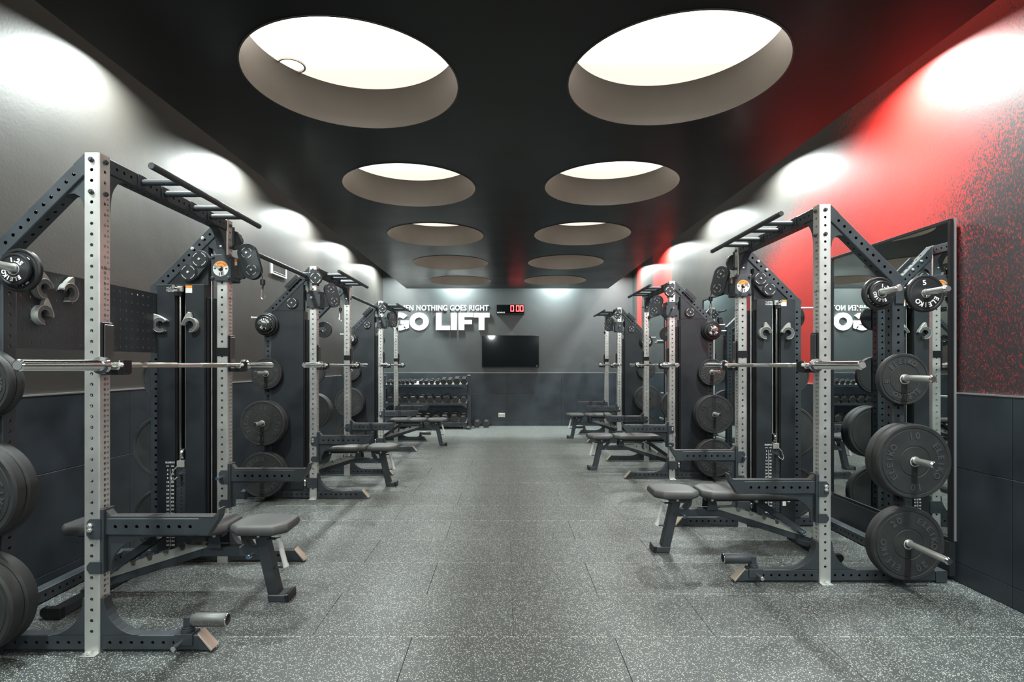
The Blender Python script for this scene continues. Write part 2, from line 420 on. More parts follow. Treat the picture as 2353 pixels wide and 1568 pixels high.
def well_mesh():
    return MB().lathe([(WR-.006, ZS-.002), (WR-.006, ZS2), (WR+.004, ZS2), (WR+.004, ZS-.002)], n=96).xf(Matrix.Rotation(0, 4, 'X'))
lin = MB().lathe([(WR-.008, -.004), (WR-.008, ZS2-ZS+.002), (WR+.0, ZS2-ZS+.002), (WR+.0, -.004)], n=96, axis='z').mesh(smooth=True)
dome = MB().lathe([(.78, ZS2-ZS+.001), (.78, .56), (.80, .56), (.80, ZS2-ZS+.001)], n=48, axis='z').mesh(smooth=True)
disc = MB().cyl((0, 0, .268), (0, 0, .280), .64, 48).mesh()
ringm = MB().lathe([(.074, .258), (.084, .258), (.084, .268), (.074, .268)], n=32, axis='z').mesh(smooth=True)
for side, ws in (('left', WL_), ('right', WR_)):
    for i, (cx, cy) in enumerate(ws):
        if i < 1: continue
        nm = names[i] or 'overhead'
        t = thing('light_well', f'{nm} round ceiling light well in the {side} row, beige sides' if i > 1 else f'round ceiling light well behind the camera in the {side} row', 'light', (cx, cy, ZS))
        obj('well_wall', lin, 'liner_well', so, (cx, cy, ZS)); obj('diffuser', disc, 'diff', t)
        if side == 'left' and i == 2: obj('downlight_ring', ringm, 'socket', t, (-.475, .30, 0))

# ---------------------------------------------------------------- back wall things
def poly_letter(mb, loops, holes=(), y0=0, y1=.02):
    pass
BX = lambda px: (px-1161)/104.1       # back wall pixel -> metres (measuring aid)
bz = lambda py: H+(839-py)/104.1
sg = thing('wall_lettering', 'large white raised letters on the dark back wall above the dumbbell rack', 'sign', (0, YB, 0))
def cx2(c): return (c/3.92+860-1161)/104.1
def cz2(c): return H+(839-(c/3.92+640))/104.1
def letter(name, polys, curved=False):
    mb = MB()
    for p in polys: mb.prism([(cx2(a), cz2(b)) for a, b in p], -.030, -.004, 'y')
    obj('letter', mb.mesh(), 'white_paint', sg)
def ring_poly(cx, cy, ro, ri, a0, a1, rx=1.0, n=40):
    """annulus segment as a list of quads, angles clockwise from the top, in crop units"""
    q = []
    for k in range(n):
        t0 = math.radians(a0+(a1-a0)*k/n); t1 = math.radians(a0+(a1-a0)*(k+1)/n)
        f = lambda r, t, rx_: (cx+math.sin(t)*r*rx_, cy-math.cos(t)*r)
        q.append([f(ro, t0, rx), f(ro, t1, rx), f(ri, t1, rx*.98), f(ri, t0, rx*.98)])
    return q
letter('L', [[(556, 312), (606, 312), (606, 428), (556, 428)], [(556, 428), (683, 428), (683, 467), (556, 467)]])
letter('I', [[(691, 312), (745, 312), (745, 467), (691, 467)]])
letter('F', [[(760, 312), (812, 312), (812, 467), (760, 467)], [(812, 312), (888, 312), (888, 350), (812, 350)], [(812, 376), (880, 376), (880, 414), (812, 414)]])
letter('T', [[(895, 312), (1040, 312), (1040, 353), (895, 353)], [(941, 353), (993, 353), (993, 467), (941, 467)]])
letter('O', ring_poly(405, 389.5, 80, 37, 0, 360, 1.07))
letter('G', ring_poly(232, 389.5, 80, 37, 58, 0+60-360+240-90, 1.07) if False else ring_poly(232, 389.5, 80, 37, -222, 50, 1.07)+[[(240, 380), (313, 380), (313, 414), (240, 414)], [(268, 414), (313, 414), (313, 448), (290, 457), (268, 444)]])
vs, fs = text_data('WHEN NOTHING GOES RIGHT', .168, .006, .0026, 1.0, 'RIGHT', 1.10)
xs_ = [v.x for v in vs]; 
wtot = max(xs_)-min(xs_)
# NOTHING GOES RIGHT spans 367..1030 crop units = 1.624 m; whole line 2.09 m
k_ = 2.095/wtot
zs_ = [v.z for v in vs]; kz = .120/(max(zs_)-min(zs_)); zc_ = (max(zs_)+min(zs_))/2
xr_ = max(xs_)
from collections import defaultdict
def islands(vs, fs):
    par = list(range(len(vs)))
    def f(i):
        while par[i] != i: par[i] = par[par[i]]; i = par[i]
        return i
    key = {}
    for i, v in enumerate(vs):
        k = (round(v.x, 5), round(v.y, 5), round(v.z, 5))
        if k in key: par[f(i)] = f(key[k])
        else: key[k] = i
    for fc in fs:
        for i in fc[1:]: par[f(i)] = f(fc[0])
    g = defaultdict(list)
    for fc in fs: g[f(fc[0])].append(fc)
    return g.values()
for fl in islands(vs, fs):
    ids = sorted({i for fc in fl for i in fc}); mp_ = {i: k for k, i in enumerate(ids)}
    obj('letter', mesh_of([Vector((cx2(1030)+(vs[i].x-xr_)*k_, -.012+vs[i].y, cz2(266)+(vs[i].z-zc_)*kz)) for i in ids], [tuple(mp_[i] for i in fc) for fc in fl]), 'white_paint', sg)

ck = thing('wall_clock', 'black digital wall clock with red glowing digits 0 00', 'clock', (cx2(1226), YB, cz2(282)))
cw, ch = cx2(1352)-cx2(1100), cz2(240)-cz2(325)
obj('housing', MB().box(-cw/2, cw/2, -.09, 0, -ch/2, ch/2).mesh(bevel=.004), 'plastic', ck)
obj('display_window', MB().box(-cw/2+.012, cw/2-.012, -.0915, -.088, -ch/2+.012, ch/2-.012).mesh(), 'glossblk', ck)
def seg_digit(x0, x1, z0, z1, t, segs, y=-.094, dy=.003):
    mb = MB(); zm = (z0+z1)/2
    R = {'a': (x0, x1, z1-t, z1), 'd': (x0, x1, z0, z0+t), 'g': (x0, x1, zm-t/2, zm+t/2),
         'f': (x0, x0+t, zm+.004, z1-t-.003), 'e': (x0, x0+t, z0+t+.003, zm-.004),
         'b': (x1-t, x1, zm+.004, z1-t-.003), 'c': (x1-t, x1, z0+t+.003, zm-.004)}
    for s_ in segs:
        a, b, c, d = R[s_]; mb.box(a, b, y, y+dy, c, d)
    return mb
for c0, c1 in ((1226, 1258), (1275, 1307), (1311, 1343)):
    x0, x1 = cx2(c0)-cx2(1226), cx2(c1)-cx2(1226)
    z0, z1 = cz2(303)-cz2(282), cz2(247)-cz2(282)
    d = obj('digit', seg_digit(x0, x1, z0, z1, .021, 'abcdef').mesh(), 'red_led', ck)
    obj('digit_core', seg_digit(x0+.004, x1-.004, z0+.004, z1-.004, .010, 'abcdef', -.0965).mesh(), 'red_core', d)
obj('lettering', text_mesh('ROGUE', .040, .0006, .0012, 1.25), 'white', ck, (cx2(1142)-cx2(1226), -.094, cz2(312)-cz2(282)))
tv = thing('television', 'wide black glossy television on the back wall', 'television', (cx2(1226), YB-.014, cz2(658)))
tw, th = cx2(1482)-cx2(970), cz2(514)-cz2(802)
obj('housing', MB().box(-tw/2, tw/2, -.06, 0, -th/2, th/2).mesh(bevel=.004), 'plastic', tv)
obj('screen', MB().box(-tw/2+.008, tw/2-.008, -.0625, -.058, -th/2+.012, th/2-.008).mesh(), 'glossblk', tv)
obj('energy_sticker', MB().box(tw/2-.065, tw/2-.025, -.064, -.0622, -th/2+.016, -th/2+.05).mesh(), 'liner', tv)
sk = thing('wall_socket', 'metal double wall socket low on the back wall', 'socket', (cx2(1148), YB-.012, cz2(1232)))
obj('face_plate', MB().box(-.074, .074, -.012, 0, -.045, .045).mesh(bevel=.003), 'socket', sk)
for sx in (-1, 1):
    obj('switch', MB().box(sx*.018-.008, sx*.018+.008, -.017, -.011, .012, .034).mesh(bevel=.001), 'white', sk)
    g_ = MB()
    for dx, dz in ((-.011, -.016), (.011, -.016), (0, .004)): g_.box(sx*.044+dx-.003, sx*.044+dx+.003, -.0128, -.0115, dz-.006, dz+.004)
    obj('pin_hole', g_.mesh(), 'dark', sk)
pn = thing('wall_frame', 'small empty white frame high on the left wall', 'frame', (XL, 6.45, 2.485))
fr = MB()
for a in ((-.21, .21, -.085, -.070), (-.21, .21, .070, .085), (-.21, -.192, -.07, .07), (.192, .21, -.07, .07)): fr.box(0, .018, a[0], a[1], a[2], a[3])
obj('frame', fr.mesh(bevel=.002), 'white_paint', pn)
obj('panel', MB().box(0, .006, -.192, .192, -.07, .07).mesh(), 'voidw', pn)
obj('inner_bead', MB().box(.005, .012, -.16, .16, -.052, -.048).box(.005, .012, -.16, .16, .048, .052).mesh(), 'white_paint', pn)

# wall mirrors on the right wall
def mirror(y0, y1, where, kick=True):
    t = thing('wall_mirror', f'tall framed wall mirror on the right wall {where}', 'mirror', (XR-.012, (y0+y1)/2, 0))
    h = (y1-y0)/2; z0, z1 = .25, 2.255
    obj('backing_board', MB().box(-.022, .012 if False else -.0005, -h+.004, h-.004, z0+.004, z1-.004).mesh(), 'plastic', t)
    obj('mirror_glass', MB().box(-.027, -.0225, -h+.018, h-.018, z0+.018, z1-.018).mesh(), 'mirror', t)
    for a in ((-h, h, z1-.02, z1), (-h, h, z0, z0+.02)): obj('frame_rail', MB().box(-.036, -.0005, *a).mesh(bevel=.0015), 'plastic', t)
    for a in ((-h, -h+.02), (h-.02, h)): obj('frame_stile', MB().box(-.0365, -.0005, a[0], a[1], z0+.02, z1-.02).mesh(bevel=.0015), 'plastic', t)
    obj('edge_strip', MB().box(-.014, -.0005, -h-.006, -h-.0005, z0, z1).mesh(), 'framealu', t)
    obj('kick_board', MB().box(-.036, -.0005, -h, h, .03, z0-.004).mesh(bevel=.002), 'panelblk', t)
mirror(3.365, 4.60, 'behind the nearest rack')
mirror(6.36, 7.60, 'behind the middle rack')
mirror(9.42, 10.65, 'behind the farthest rack')

# ---------------------------------------------------------------- racks
D = 1.232
# shared perforated meshes
def rng(a, b, s): 
    r = []; x = a
    while x <= b+1e-6: r.append(round(x, 4)); x += s
    return r
T = .072
m_front = MB().perf(T, T, 2.33, rng(.10, 1.775, .025)+rng(1.80, 2.30, .05), rng(.10, 2.30, .05)).mesh()
m_rear = MB().perf(T, T, 1.772, rng(.05, 1.72, .05), rng(.05, 1.72, .05), .0085).mesh()
m_top = MB().perf(T, T, 1.088, rng(.044, 1.05, .05), rng(.044, 1.05, .05), .008).mesh()
m_brace = MB().perf(T, T, .535, rng(.03, .51, .05), rng(.03, .51, .05), .009).mesh()
m_foot1 = MB().perf(.070, .050, .455, [], rng(.04, .42, .05), .008).mesh()
m_foot2 = MB().perf(.070, .050, .648, [], rng(.03, .62, .05), .008).mesh()
m_rb = MB().perf(.070, .070, 1.110, rng(.03, 1.08, .05), [], .008).mesh()
m_bolt = MB().cyl((0, 0, 0), (0, -.009, 0), .0125, 6).cyl((0, -.009, 0), (0, -.014, 0), .008, 10).mesh(bevel=.001)
m_knob = MB().cyl((0, 0, 0), (0, -.028, 0), .0085, 14).cyl((0, -.028, 0), (0, -.058, 0), .012, 18).mesh(bevel=.001, smooth=True)
m_knobface = MB().cyl((0, -.058, 0), (0, -.0592, 0), .0095, 16).mesh()
m_rod_u = MB().box(-.0025, .0025, -.0602, -.0592, -.008, .008).mesh()
def disc_cover(r):
    return MB().lathe([(0.0005, -.010), (r*.86, -.010), (r*.88, -.006), (r*.97, -.006), (r, -.002), (r, .012), (.0005, .012)], n=36).mesh(smooth=True)
def disc_slots(r):
    mb = MB()
    for k in range(4):
        a0 = math.radians(20+90*k)
        pts_o = []; pts_i = []
        for i in range(8):
            a = a0+math.radians(52)*i/7
            pts_o.append((math.cos(a)*r*.80, math.sin(a)*r*.80)); pts_i.append((math.cos(a)*r*.72, math.sin(a)*r*.72))
        for i in range(7): mb.prism([pts_o[i], pts_o[i+1], pts_i[i+1], pts_i[i]], -.0112, -.0098, 'y')
    return mb.mesh()
m_disc = {r: disc_cover(r) for r in (.045, .058, .065)}
m_slot = {r: disc_slots(r) for r in (.045, .058, .065)}
m_hub = MB().cyl((0, -.010, 0), (0, -.018, 0), .008, 10).mesh(bevel=.001)
# plates ----------------------------------------------------------
def bumper_profile(R, t):
    return [(.0265, -t/2-.001), (.034, -t/2-.001), (.0345, -t/2+.002), (.085, -t/2+.001), (.088, -t/2+.004), (.092, -t/2+.004), (.095, -t/2+.001),
            (R*.86, -t/2+.001), (R*.875, -t/2+.005), (R*.89, -t/2+.001), (R*.965, -t/2), (R, -t/2+.010),
            (R, t/2-.010), (R*.965, t/2), (R*.89, t/2-.001), (R*.875, t/2-.005), (R*.86, t/2-.001), (.034, t/2-.002), (.0265, t/2)]
_pm = {}
def bumper_meshes(num, R, t, logo=True):
    k = (num, R, t)
    if k in _pm: return _pm[k]
    body = MB().lathe(bumper_profile(R, t), n=56).mesh(smooth=True)
    ring = MB().lathe([(.0245, -t/2-.0015), (.0245, t/2), (.0268, t/2), (.031, -t/2-.0015)][::-1], n=28).mesh(smooth=True)
    lt = MB(); s = .050 if R > .2 else .040; rr = R*.68
    for a in (0, 180): arc_text(lt, 'ELEIKO', s, rr, a, .0012, 1.0, y=-t/2-.0005, ext=.0018, pitch=s*.74)
    for a in (90, 270): arc_text(lt, num, s*1.1, rr, a, .0014, 1.0, y=-t/2-.0005, ext=.0018, pitch=s*.78)
    _pm[k] = (body, ring, lt.mesh()); return _pm[k]
def change_meshes(num, R, t):
    k = ('c', num, R, t)
    if k in _pm: return _pm[k]
    prof = [(.0255, -t/2+.002), (R*.72, -t/2+.003), (R*.80, -t/2+.003), (R*.83, -t/2+.004), (R*.87, -t/2), (R*.95, -t/2), (R, -t/2+.005), (R, t/2-.005), (R*.95, t/2), (.0255, t/2)]
    body = MB().lathe(prof, n=48).mesh(smooth=True)
    lt = MB(); s = R*.35
    arc_text(lt, 'ELEIKO', s, R*.60, 0, .0012, .95, y=-t/2+.0025, ext=.0012, pitch=s*.66)
    # number reads upright when the word is upside down
    arc_text(lt, num, s*1.05, R*.57, 180, .0012, 1.1, y=-t/2+.0025, ext=.0012, pitch=s*.60)
    ring = MB().lathe([(.0245, -t/2+.0015), (.0245, t/2), (.0258, t/2), (.0275, -t/2+.0015)][::-1], n=24).mesh(smooth=True)
    _pm[k] = (body, ring, lt.mesh()); return _pm[k]
PL = {  # number: radius, thickness, bumper?
    '20': (.222, .072, 1), '15': (.222, .062, 1), '10': (.222, .060, 1), '5': (.157, .040, 1),
    '5s': (.114, .030, 0), '2.5': (.100, .026, 0), '1.25': (.074, .022, 0)}
def plate(kind, x, y, z, face, rot, label, group):
    R, t, bump = PL[kind]; num = kind.rstrip('s')
    me = bumper_meshes(num, R, t) if bump else change_meshes(num, R, t)
    o = thing('bumper_plate' if bump else 'change_plate', label, 'weight plate', (x, y, z), group)
    o.rotation_euler = Matrix.Rotation(0 if face < 0 else PI, 3, 'Z').to_euler() if False else (0, math.radians(rot) if face < 0 else -math.radians(rot), 0 if face < 0 else PI)
    if face > 0:
        o.rotation_euler = (Matrix.Rotation(PI, 3, 'Z') @ Matrix.Rotation(math.radians(rot), 3, 'Y')).to_euler()
    obj('plate_body', me[0], 'rubber' if bump else 'change', o)
    obj('hub_ring', me[1], 'steel', o)
    obj('lettering', me[2], 'ridge' if bump else 'white', o)
    return t

class Rack:
    def __init__(s, side, X0, Y0, cable_far, nm, label, peg=False, arm_deg=0, landmine=None, knob_far=None):
        s.sx = side; s.fl = not cable_far; s.X0 = X0; s.Y0 = Y0; s.nm = nm
        s.par = (side < 0) != s.fl
        s.t = thing('power_rack', label, 'power rack', (X0, Y0, 0))
        s.build(peg, arm_deg, landmine)
    def P(s, a, b, z): return Vector((s.sx*a, (D-b) if s.fl else b, z))
    def mb(s): return MB(lambda v: s.P(v.x, v.y, v.z), s.par)
    def part(s, name, mb, mat, parent=None, bevel=.0015, smooth=False, seg=1, world=False):
        o = obj(name, mb.mesh(bevel, smooth, seg), mat, parent or s.t); return o
    def place(s, name, me, mat, box_lo, box_hi, rot=None, parent=None):
        """shared symmetrical mesh spanning lo..hi in rack coordinates"""
        A, B = s.P(*box_lo), s.P(*box_hi)
        return obj(name, me, mat, parent or s.t, (min(A.x, B.x), min(A.y, B.y), min(A.z, B.z)))
    def bolt(s, a, b, z, face='-y', mat='black', parent=None, me=None, name='bolt'):
        rz = {'-y': 0, '+y': PI, '-x': -PI/2, '+x': PI/2}[face]
        # face in rack coordinates: mirror it
        d = {'-y': (0, -1), '+y': (0, 1), '-x': (-1, 0), '+x': (1, 0)}[face]
        dx, dy = d[0]*s.sx, d[1]*(-1 if s.fl else 1)
        rz = math.atan2(dy, dx)+PI/2
        o = obj(name, me or m_bolt, mat, parent or s.t, s.P(a, b, z)); o.rotation_euler = (0, 0, rz); return o
    def knob(s, a, b, z, face, parent=None):
        k = s.bolt(a, b, z, face, 'chrome', parent, m_knob, 'knob')
        return k
    def build(s, peg, arm_deg, landmine):
        t = s.t
        for b in (0, D-T):
            s.place('front_upright', m_front, 'steel', (0, b, 0.004), (T, b+T, 2.33))
            s.place('rear_upright', m_rear, 'black', (.45, b, .082), (.45+T, b+T, 1.85))
            # diagonal brace
            g = s.mb(); g.prism([(T, 2.33), (T+.0509, 2.2791), (T, 2.2282)], b+.0015, b+T-.0015, 'y')
            s.part('brace_end', g, 'black', bevel=0)
            g = s.mb(); g.prism([(.501, 1.901), (.524, 1.878), (.524, 1.852), (.4505, 1.852)], b+.0015, b+T-.0015, 'y')
            s.part('brace_end', g, 'black', bevel=0)
            ang = math.radians(135)          # tube axis z -> direction (+a, -z)
            Mx = Matrix.Translation(Vector((T+.7071*.072, b, 2.33-.7071*.072))) @ Matrix.Rotation(ang, 4, 'Y')
            key = ('brace', s.sx, s.fl, b > 0)
            if key not in Rack.cache:
                q = s.mb(); tmp = MB().perf(T, T, .535, rng(.03, .51, .05), rng(.03, .51, .05), .009)
                # local x of the tube becomes the lower side
                q.v = [Mx @ v for v in tmp.v]; q.f = tmp.f
                Rack.cache[key] = q.mesh(0)
            obj('diagonal_brace', Rack.cache[key], 'black', t)
            # gusset beneath brace
            g = s.mb(); y0, y1 = b+.010, b+T-.010
            g.prism([(T, 2.232), (T, 2.075), (T+.008, 2.075), (T+.013, 2.108), (T+.028, 2.133), (T+.053, 2.146), (T+.078, 2.143), (T+.098, 2.131), (T+.118, 2.112)], y0, y1, 'y')
            s.part('brace_gusset', g, 'black', bevel=.001)
            # foot beams
            yb = b+.011
            M1 = s.mb(); tmp = MB().perf(.070, .050, .4545, [], rng(.04, .42, .05), .008)
            # tube z -> -a ; x -> z
            R1 = Matrix(((0, 0, -1, -.0005), (0, 1, 0, yb), (1, 0, 0, .012), (0, 0, 0, 1)))
            M1.v = [R1 @ v for v in tmp.v]; M1.f = tmp.f
            M1.prism([(-.455, .0815), (-.455, .0125), (-.516, .0125)], yb+.0005, yb+.0495, 'y')
            s.part('foot_beam', M1, 'black', bevel=0)
            M2 = s.mb(); tmp = MB().perf(.070, .050, .6475 if True else 0, [], rng(.03, .62, .05), .008)
            R2 = Matrix(((0, 0, 1, T+.0005), (0, -1, 0, yb+.05), (1, 0, 0, .012), (0, 0, 0, 1)))
            M2.v = [R2 @ v for v in tmp.v]; M2.f = tmp.f
            s.part('rear_foot_beam', M2, 'black', bevel=0)
            c = s.mb(); c.prism([(-.452, .0845), (-.4535, .0935), (-.5225, .0165), (-.515, .0085)], yb-.006, yb+.056, 'y')
            s.part('end_cap', c, 'cap', bevel=.0015)
            # base gussets
            def arc(x0, x1, z0, z1, n=9):
                """quarter ellipse from (x0, z1) down to (x1, z0), concave"""
                return [(x1+(x0-x1)*math.cos(PI/2*k/n), z1+(z0-z1)*math.sin(PI/2*k/n)) for k in range(n+1)]
            g = s.mb(); y0, y1 = b+.010, b+T-.010
            g.prism([(-.0005, .0825), (-.0005, .255)]+arc(-.014, -.175, .0825, .255), y0, y1, 'y')
            s.part('base_gusset', g, 'black', bevel=.001)
            g = s.mb(); g.prism([(T+.0005, .0825), (T+.0005, .255)]+arc(T+.014, T+.165, .0825, .255), y0, y1, 'y')
            s.part('base_gusset', g, 'black', bevel=.001)
            # floor tab
            ya, yz = (b-.030, b+T) if b == 0 else (b, b+T+.030)
            s.part('floor_tab', s.mb().box(.0, T, ya, yz, .0, .004), 'steel', bevel=.001)
            s.bolt(T/2, (b-.016) if b == 0 else (b+T+.016), .004, '-y', 'steel').rotation_euler = (-PI/2, 0, 0)
            s.part('floor_tab', s.mb().box(.455, .517, ya, yz, .0, .006), 'black', bevel=.001)
            s.part('rear_post_shoe', s.mb().box(.455, .517, b+.004, b+.010, .008, .082).box(.455, .517, b+.0625, b+.068, .008, .082), 'black', bevel=.001)
            # crossmember gussets (y direction)
            sgn = 1 if b == 0 else -1; e = T if b == 0 else D-T
            def gy(p): return (e+sgn*p[0], p[1])
            pts = [(.0005, 2.2575), (.0005, 2.080), (.012, 2.080)]+[(.012+(.115)*(1-math.cos(PI/2*k/9)), 2.10+.157*math.sin(PI/2*k/9)) for k in range(10)]
            g = s.mb(); g.prism([gy(p) for p in pts], .008, T-.008, 'x')
            s.part('top_gusset', g, 'black', bevel=.001)
            for z in (2.30, 2.15):
                s.bolt(T/2, b if b == 0 else b+T, z, '-y' if b == 0 else '+y')
                s.bolt(0, b+T/2, z, '-x')
            for z in (1.86, 1.30, .80):
                s.bolt(.45+T/2, b if b == 0 else b+T, z-.03, '-y' if b == 0 else '+y', 'steel')
        # lid flange on far upright's inner face
        for bb in (T+.0005, D-T-.005):
            s.part('gusset_flange', s.mb().box(.006, T-.006, bb, bb+.0045, 2.085, 2.257), 'black', bevel=.0008)
            for z in (2.22, 2.15): s.bolt(T/2, bb if bb > .5 else bb+.0045, z, '-y' if bb > .5 else '+y', 'steel')
        Mx = s.mb(); tmp = MB().perf(T, T, 1.087, rng(.044, 1.05, .05), rng(.044, 1.05, .05), .008)
        R3 = Matrix(((1, 0, 0, 0), (0, 0, 1, T+.0005), (0, -1, 0, 2.33), (0, 0, 0, 1)))
        Mx.v = [R3 @ v for v in tmp.v]; Mx.f = tmp.f
        s.part('top_crossmember', Mx, 'black', bevel=0)
        Mx = s.mb(); tmp = MB().perf(.070, .070, 1.222, [], rng(.05, 1.18, .05), .008)
        R4 = Matrix(((0, -1, 0, .791), (0, 0, 1, .005), (-1, 0, 0, .075), (0, 0, 0, 1)))
        R4 = Matrix(((0, 1, 0, .7205), (0, 0, 1, .005), (1, 0, 0, .005), (0, 0, 0, 1)))
        Mx.v = [R4 @ v for v in tmp.v]; Mx.f = tmp.f
        s.part('rear_floor_beam', Mx, 'black', bevel=0)
        # pull-up bar with rungs
        bar = s.mb(); zz = 2.291; xb = -.208
        bar.cyl((xb, .05, zz), (xb, 1.182, zz), .0165, 20)
        po = s.part('pull_up_bar', bar, 'black', bevel=.002, smooth=True)
        for cc in (.29, .48, .752, .942):
            r = s.mb().cyl((-.008, cc, zz), (xb, cc, zz), .0165, 18)
            s.part('rung', r, 'black', po, bevel=0, smooth=True)
            s.part('rung_bracket', s.mb().box(-.008, -.0005, cc-.03, cc+.03, 2.262, 2.326), 'black', po, bevel=.001)
        # storage pegs
        s.pegs = {}
        for near in (True, False):
            f = -1 if near else 1
            for z, ln in ((.275, .375), (.78, .275), (1.265, .265), (1.755, .185)):
                if near and z > 1.5: continue
                b0 = 0 if near else D; b1 = b0+f*ln
                p = s.mb().cyl((.486, b0, z), (.486, b1, z), .0185, 20)
                po = s.part('storage_peg', p, 'steel', smooth=True, bevel=.001)
                s.part('peg_flange', s.mb().cyl((.486, b0, z), (.486, b0+f*.008, z), .033, 18), 'black', po, bevel=0)
                s.part('peg_tip', s.mb().cyl((.486, b1, z), (.486, b1+f*.010, z), .021, 20, .016), 'chrome', po, bevel=0)
        # inward top peg on the open side (b = 0 side in type A coordinates)
        s.part('peg_bracket', s.mb().box(.325, .645, -.012, -.0005, 1.765, 1.807).box(.460, .512, -.014, -.0005, 1.72, 1.83), 'black')
        for pa in (.345, .625):
            po = s.part('storage_peg', s.mb().cyl((pa, -.012, 1.786), (pa, -.195, 1.786), .0185, 20), 'steel', smooth=True, bevel=.001)
            s.part('peg_tip', s.mb().cyl((pa, -.195, 1.786), (pa, -.205, 1.786), .021, 20, .016), 'chrome', po, bevel=0)
        for pa, pz in ((.165, 2.205), (.235, 2.135)):
            s.bolt(pa, D-T+.001, pz, '-y', 'steel')
        # band pegs near the wall
        for b, f in ((0, -1), (D, 1)):
            bp = s.mb().cyl((.522, b+.036 if b == 0 else b-.036, 1.82), (.66, b+.036 if b == 0 else b-.036, 1.82), .009, 12).cyl((.66, b+.036 if b == 0 else b-.036, 1.82), (.668, b+.036 if b == 0 else b-.036, 1.82), .014, 12)
            s.part('band_peg', bp, 'steel', smooth=True)
        # weight cabinet --------------------------------------------------
        b0, b1 = 1.113, 1.230
        cab = s.part('weight_cabinet', s.mb().box(.132, .448, b1-.010, b1+.002, .10, 1.885).box(.132, .144, b0+.012, b1-.010, .06, 1.885)
                     .box(.436, .448, b0+.012, b1-.010, .06, 1.885).box(.144, .436, b0+.012, b1-.010, 1.873, 1.885).box(.144, .436, b0+.012, b1-.010, .06, .10), 'panelblk', bevel=.001)
        s.part('cabinet_panel', s.mb().box(.132, .257, b0, b0+.011, .055, 1.885), 'panelblk', cab, bevel=.0015)
        s.part('cabinet_panel', s.mb().box(.329, .448, b0, b0+.011, .055, 1.885), 'panelblk', cab, bevel=.0015)
        s.part('slot_lining', s.mb().box(.257, .261, b0+.011, b1-.012, .10, 1.873).box(.325, .329, b0+.011, b1-.012, .68, 1.873), 'dark', cab, bevel=0)
        for ar in (.312, .18, .405):
            s.part('guide_rod', s.mb().cyl((ar, b0+.035, .1), (ar, b0+.035, 1.873), .0095, 14), 'chrome', cab, bevel=0, smooth=True)
        s.part('lift_cable', s.mb().cyl((.285, b0+.05, .70), (.285, b0+.05, 1.873), .003, 8), 'steel', cab, bevel=0)
        key = ('wp', s.sx, s.fl)
        for k in range(20):
            zt = .126+.0264*k
            w = s.mb().box(.262, .324, b0+.016, b0+.10, zt, zt+.0250)
            if key not in Rack.cache: Rack.cache[key] = MB(w.fn, w.flip).box(.160, .424, b0+.016, b0+.10, 0, .0250).mesh(.001)
            obj('stack_plate', Rack.cache[key], 'black', cab, (0, 0, zt))
        hm = s.mb()
        for k in range(20): hm.cyl((.293, b0+.0165, .1385+.0264*k), (.293, b0+.0152, .1385+.0264*k), .0055, 8)
        s.part('pin_hole', hm, 'dark', cab, bevel=0)
        s.part('stack_head', s.mb().box(.270, .322, b0+.010, b0+.06, .655, .700), 'grey', cab)
        s.part('stack_pulley', s.mb().lathe([(.004, -.011), (.030, -.011), (.034, -.009), (.029, 0), (.034, .009), (.030, .011), (.004, .011)], (.280, b0+.028, .745), 28, 'x'), 'chrome', cab, bevel=0, smooth=True)
        s.part('selector_pin', s.mb().cyl((.293, b0+.012, .612), (.293, b0-.030, .612), .0085, 14).cyl((.293, b0-.030, .612), (.293, b0-.034, .612), .011, 14), 'chrome', cab, bevel=0, smooth=True)
        s.part('pin_cord', s.mb().tube([(.293, b0-.005, .612), (.312, b0-.018, .585), (.335, b0-.018, .570), (.345, b0-.015, .592), (.330, b0-.010, .64), (.305, b0-.002, .672)], .0028, 8), 'steel', cab, bevel=0)
        s.part('rod_stop', s.mb().box(.268, .322, b0-.020, b0+.0, 1.835, 1.872), 'grey', cab)
        s.part('rod_stop_block', s.mb().box(.275, .318, b0-.018, b0+.0, 1.808, 1.834), 'plastic', cab)
        k = s.knob(.293, b0-.018, 1.858, '-y', cab)
        # triangular cover plate above cabinet and pulleys
        s.part('pulley_shroud', s.mb().prism([(.132, 1.887), (.412, 1.887), (.132, 2.165)], b0+.055, b0+.085, 'y'), 'panelblk', bevel=.001)
        s.part('pulley_shroud', s.mb().prism([(.132, 1.887), (.412, 1.887), (.132, 2.165)], b1-.012, b1+.002, 'y'), 'panelblk', bevel=.001)
        c1, c2 = (.167, 2.056), (.242, 1.968); r = .060
        dx, dz = c2[0]-c1[0], c2[1]-c1[1]; L_ = math.hypot(dx, dz); an = math.atan2(dz, dx)
        pts = [(c1[0]+r*math.cos(an+PI/2+PI*k/10), c1[1]+r*math.sin(an+PI/2+PI*k/10)) for k in range(11)]+[(c2[0]+r*math.cos(an-PI/2+PI*k/10), c2[1]+r*math.sin(an-PI/2+PI*k/10)) for k in range(11)]
        pp = s.part('pulley_plate', s.mb().prism(pts, b0+.015, b0+.04, 'y'), 'black', bevel=.0015)
        def pulley(a, b, z, r, face, parent=None):
            o = s.bolt(a, b, z, face, 'panelblk', parent, m_disc[r], 'pulley_cover')
            if parent is None:
                q = obj('cover_slot', m_slot[r], 'steel', o); obj('hub_bolt', m_hub, 'steel', o)
            else:
                for me, mt, n_ in ((m_slot[r], 'steel', 'cover_slot'), (m_hub, 'steel', 'hub_bolt')):
                    s.bolt(a, b, z, face, mt, parent, me, n_)
            return o
        for c in (c1, c2): pulley(c[0], b0+.015, c[1], .058, '-y', pp)
        pulley(.241, b1+.012, 1.965, .058, '+y')
        pulley(.000, D+.022, 2.21, .065, '+y')
        s.part('pulley_mount', s.mb().box(-.01, .06, D, D+.012, 2.17, 2.30), 'black')
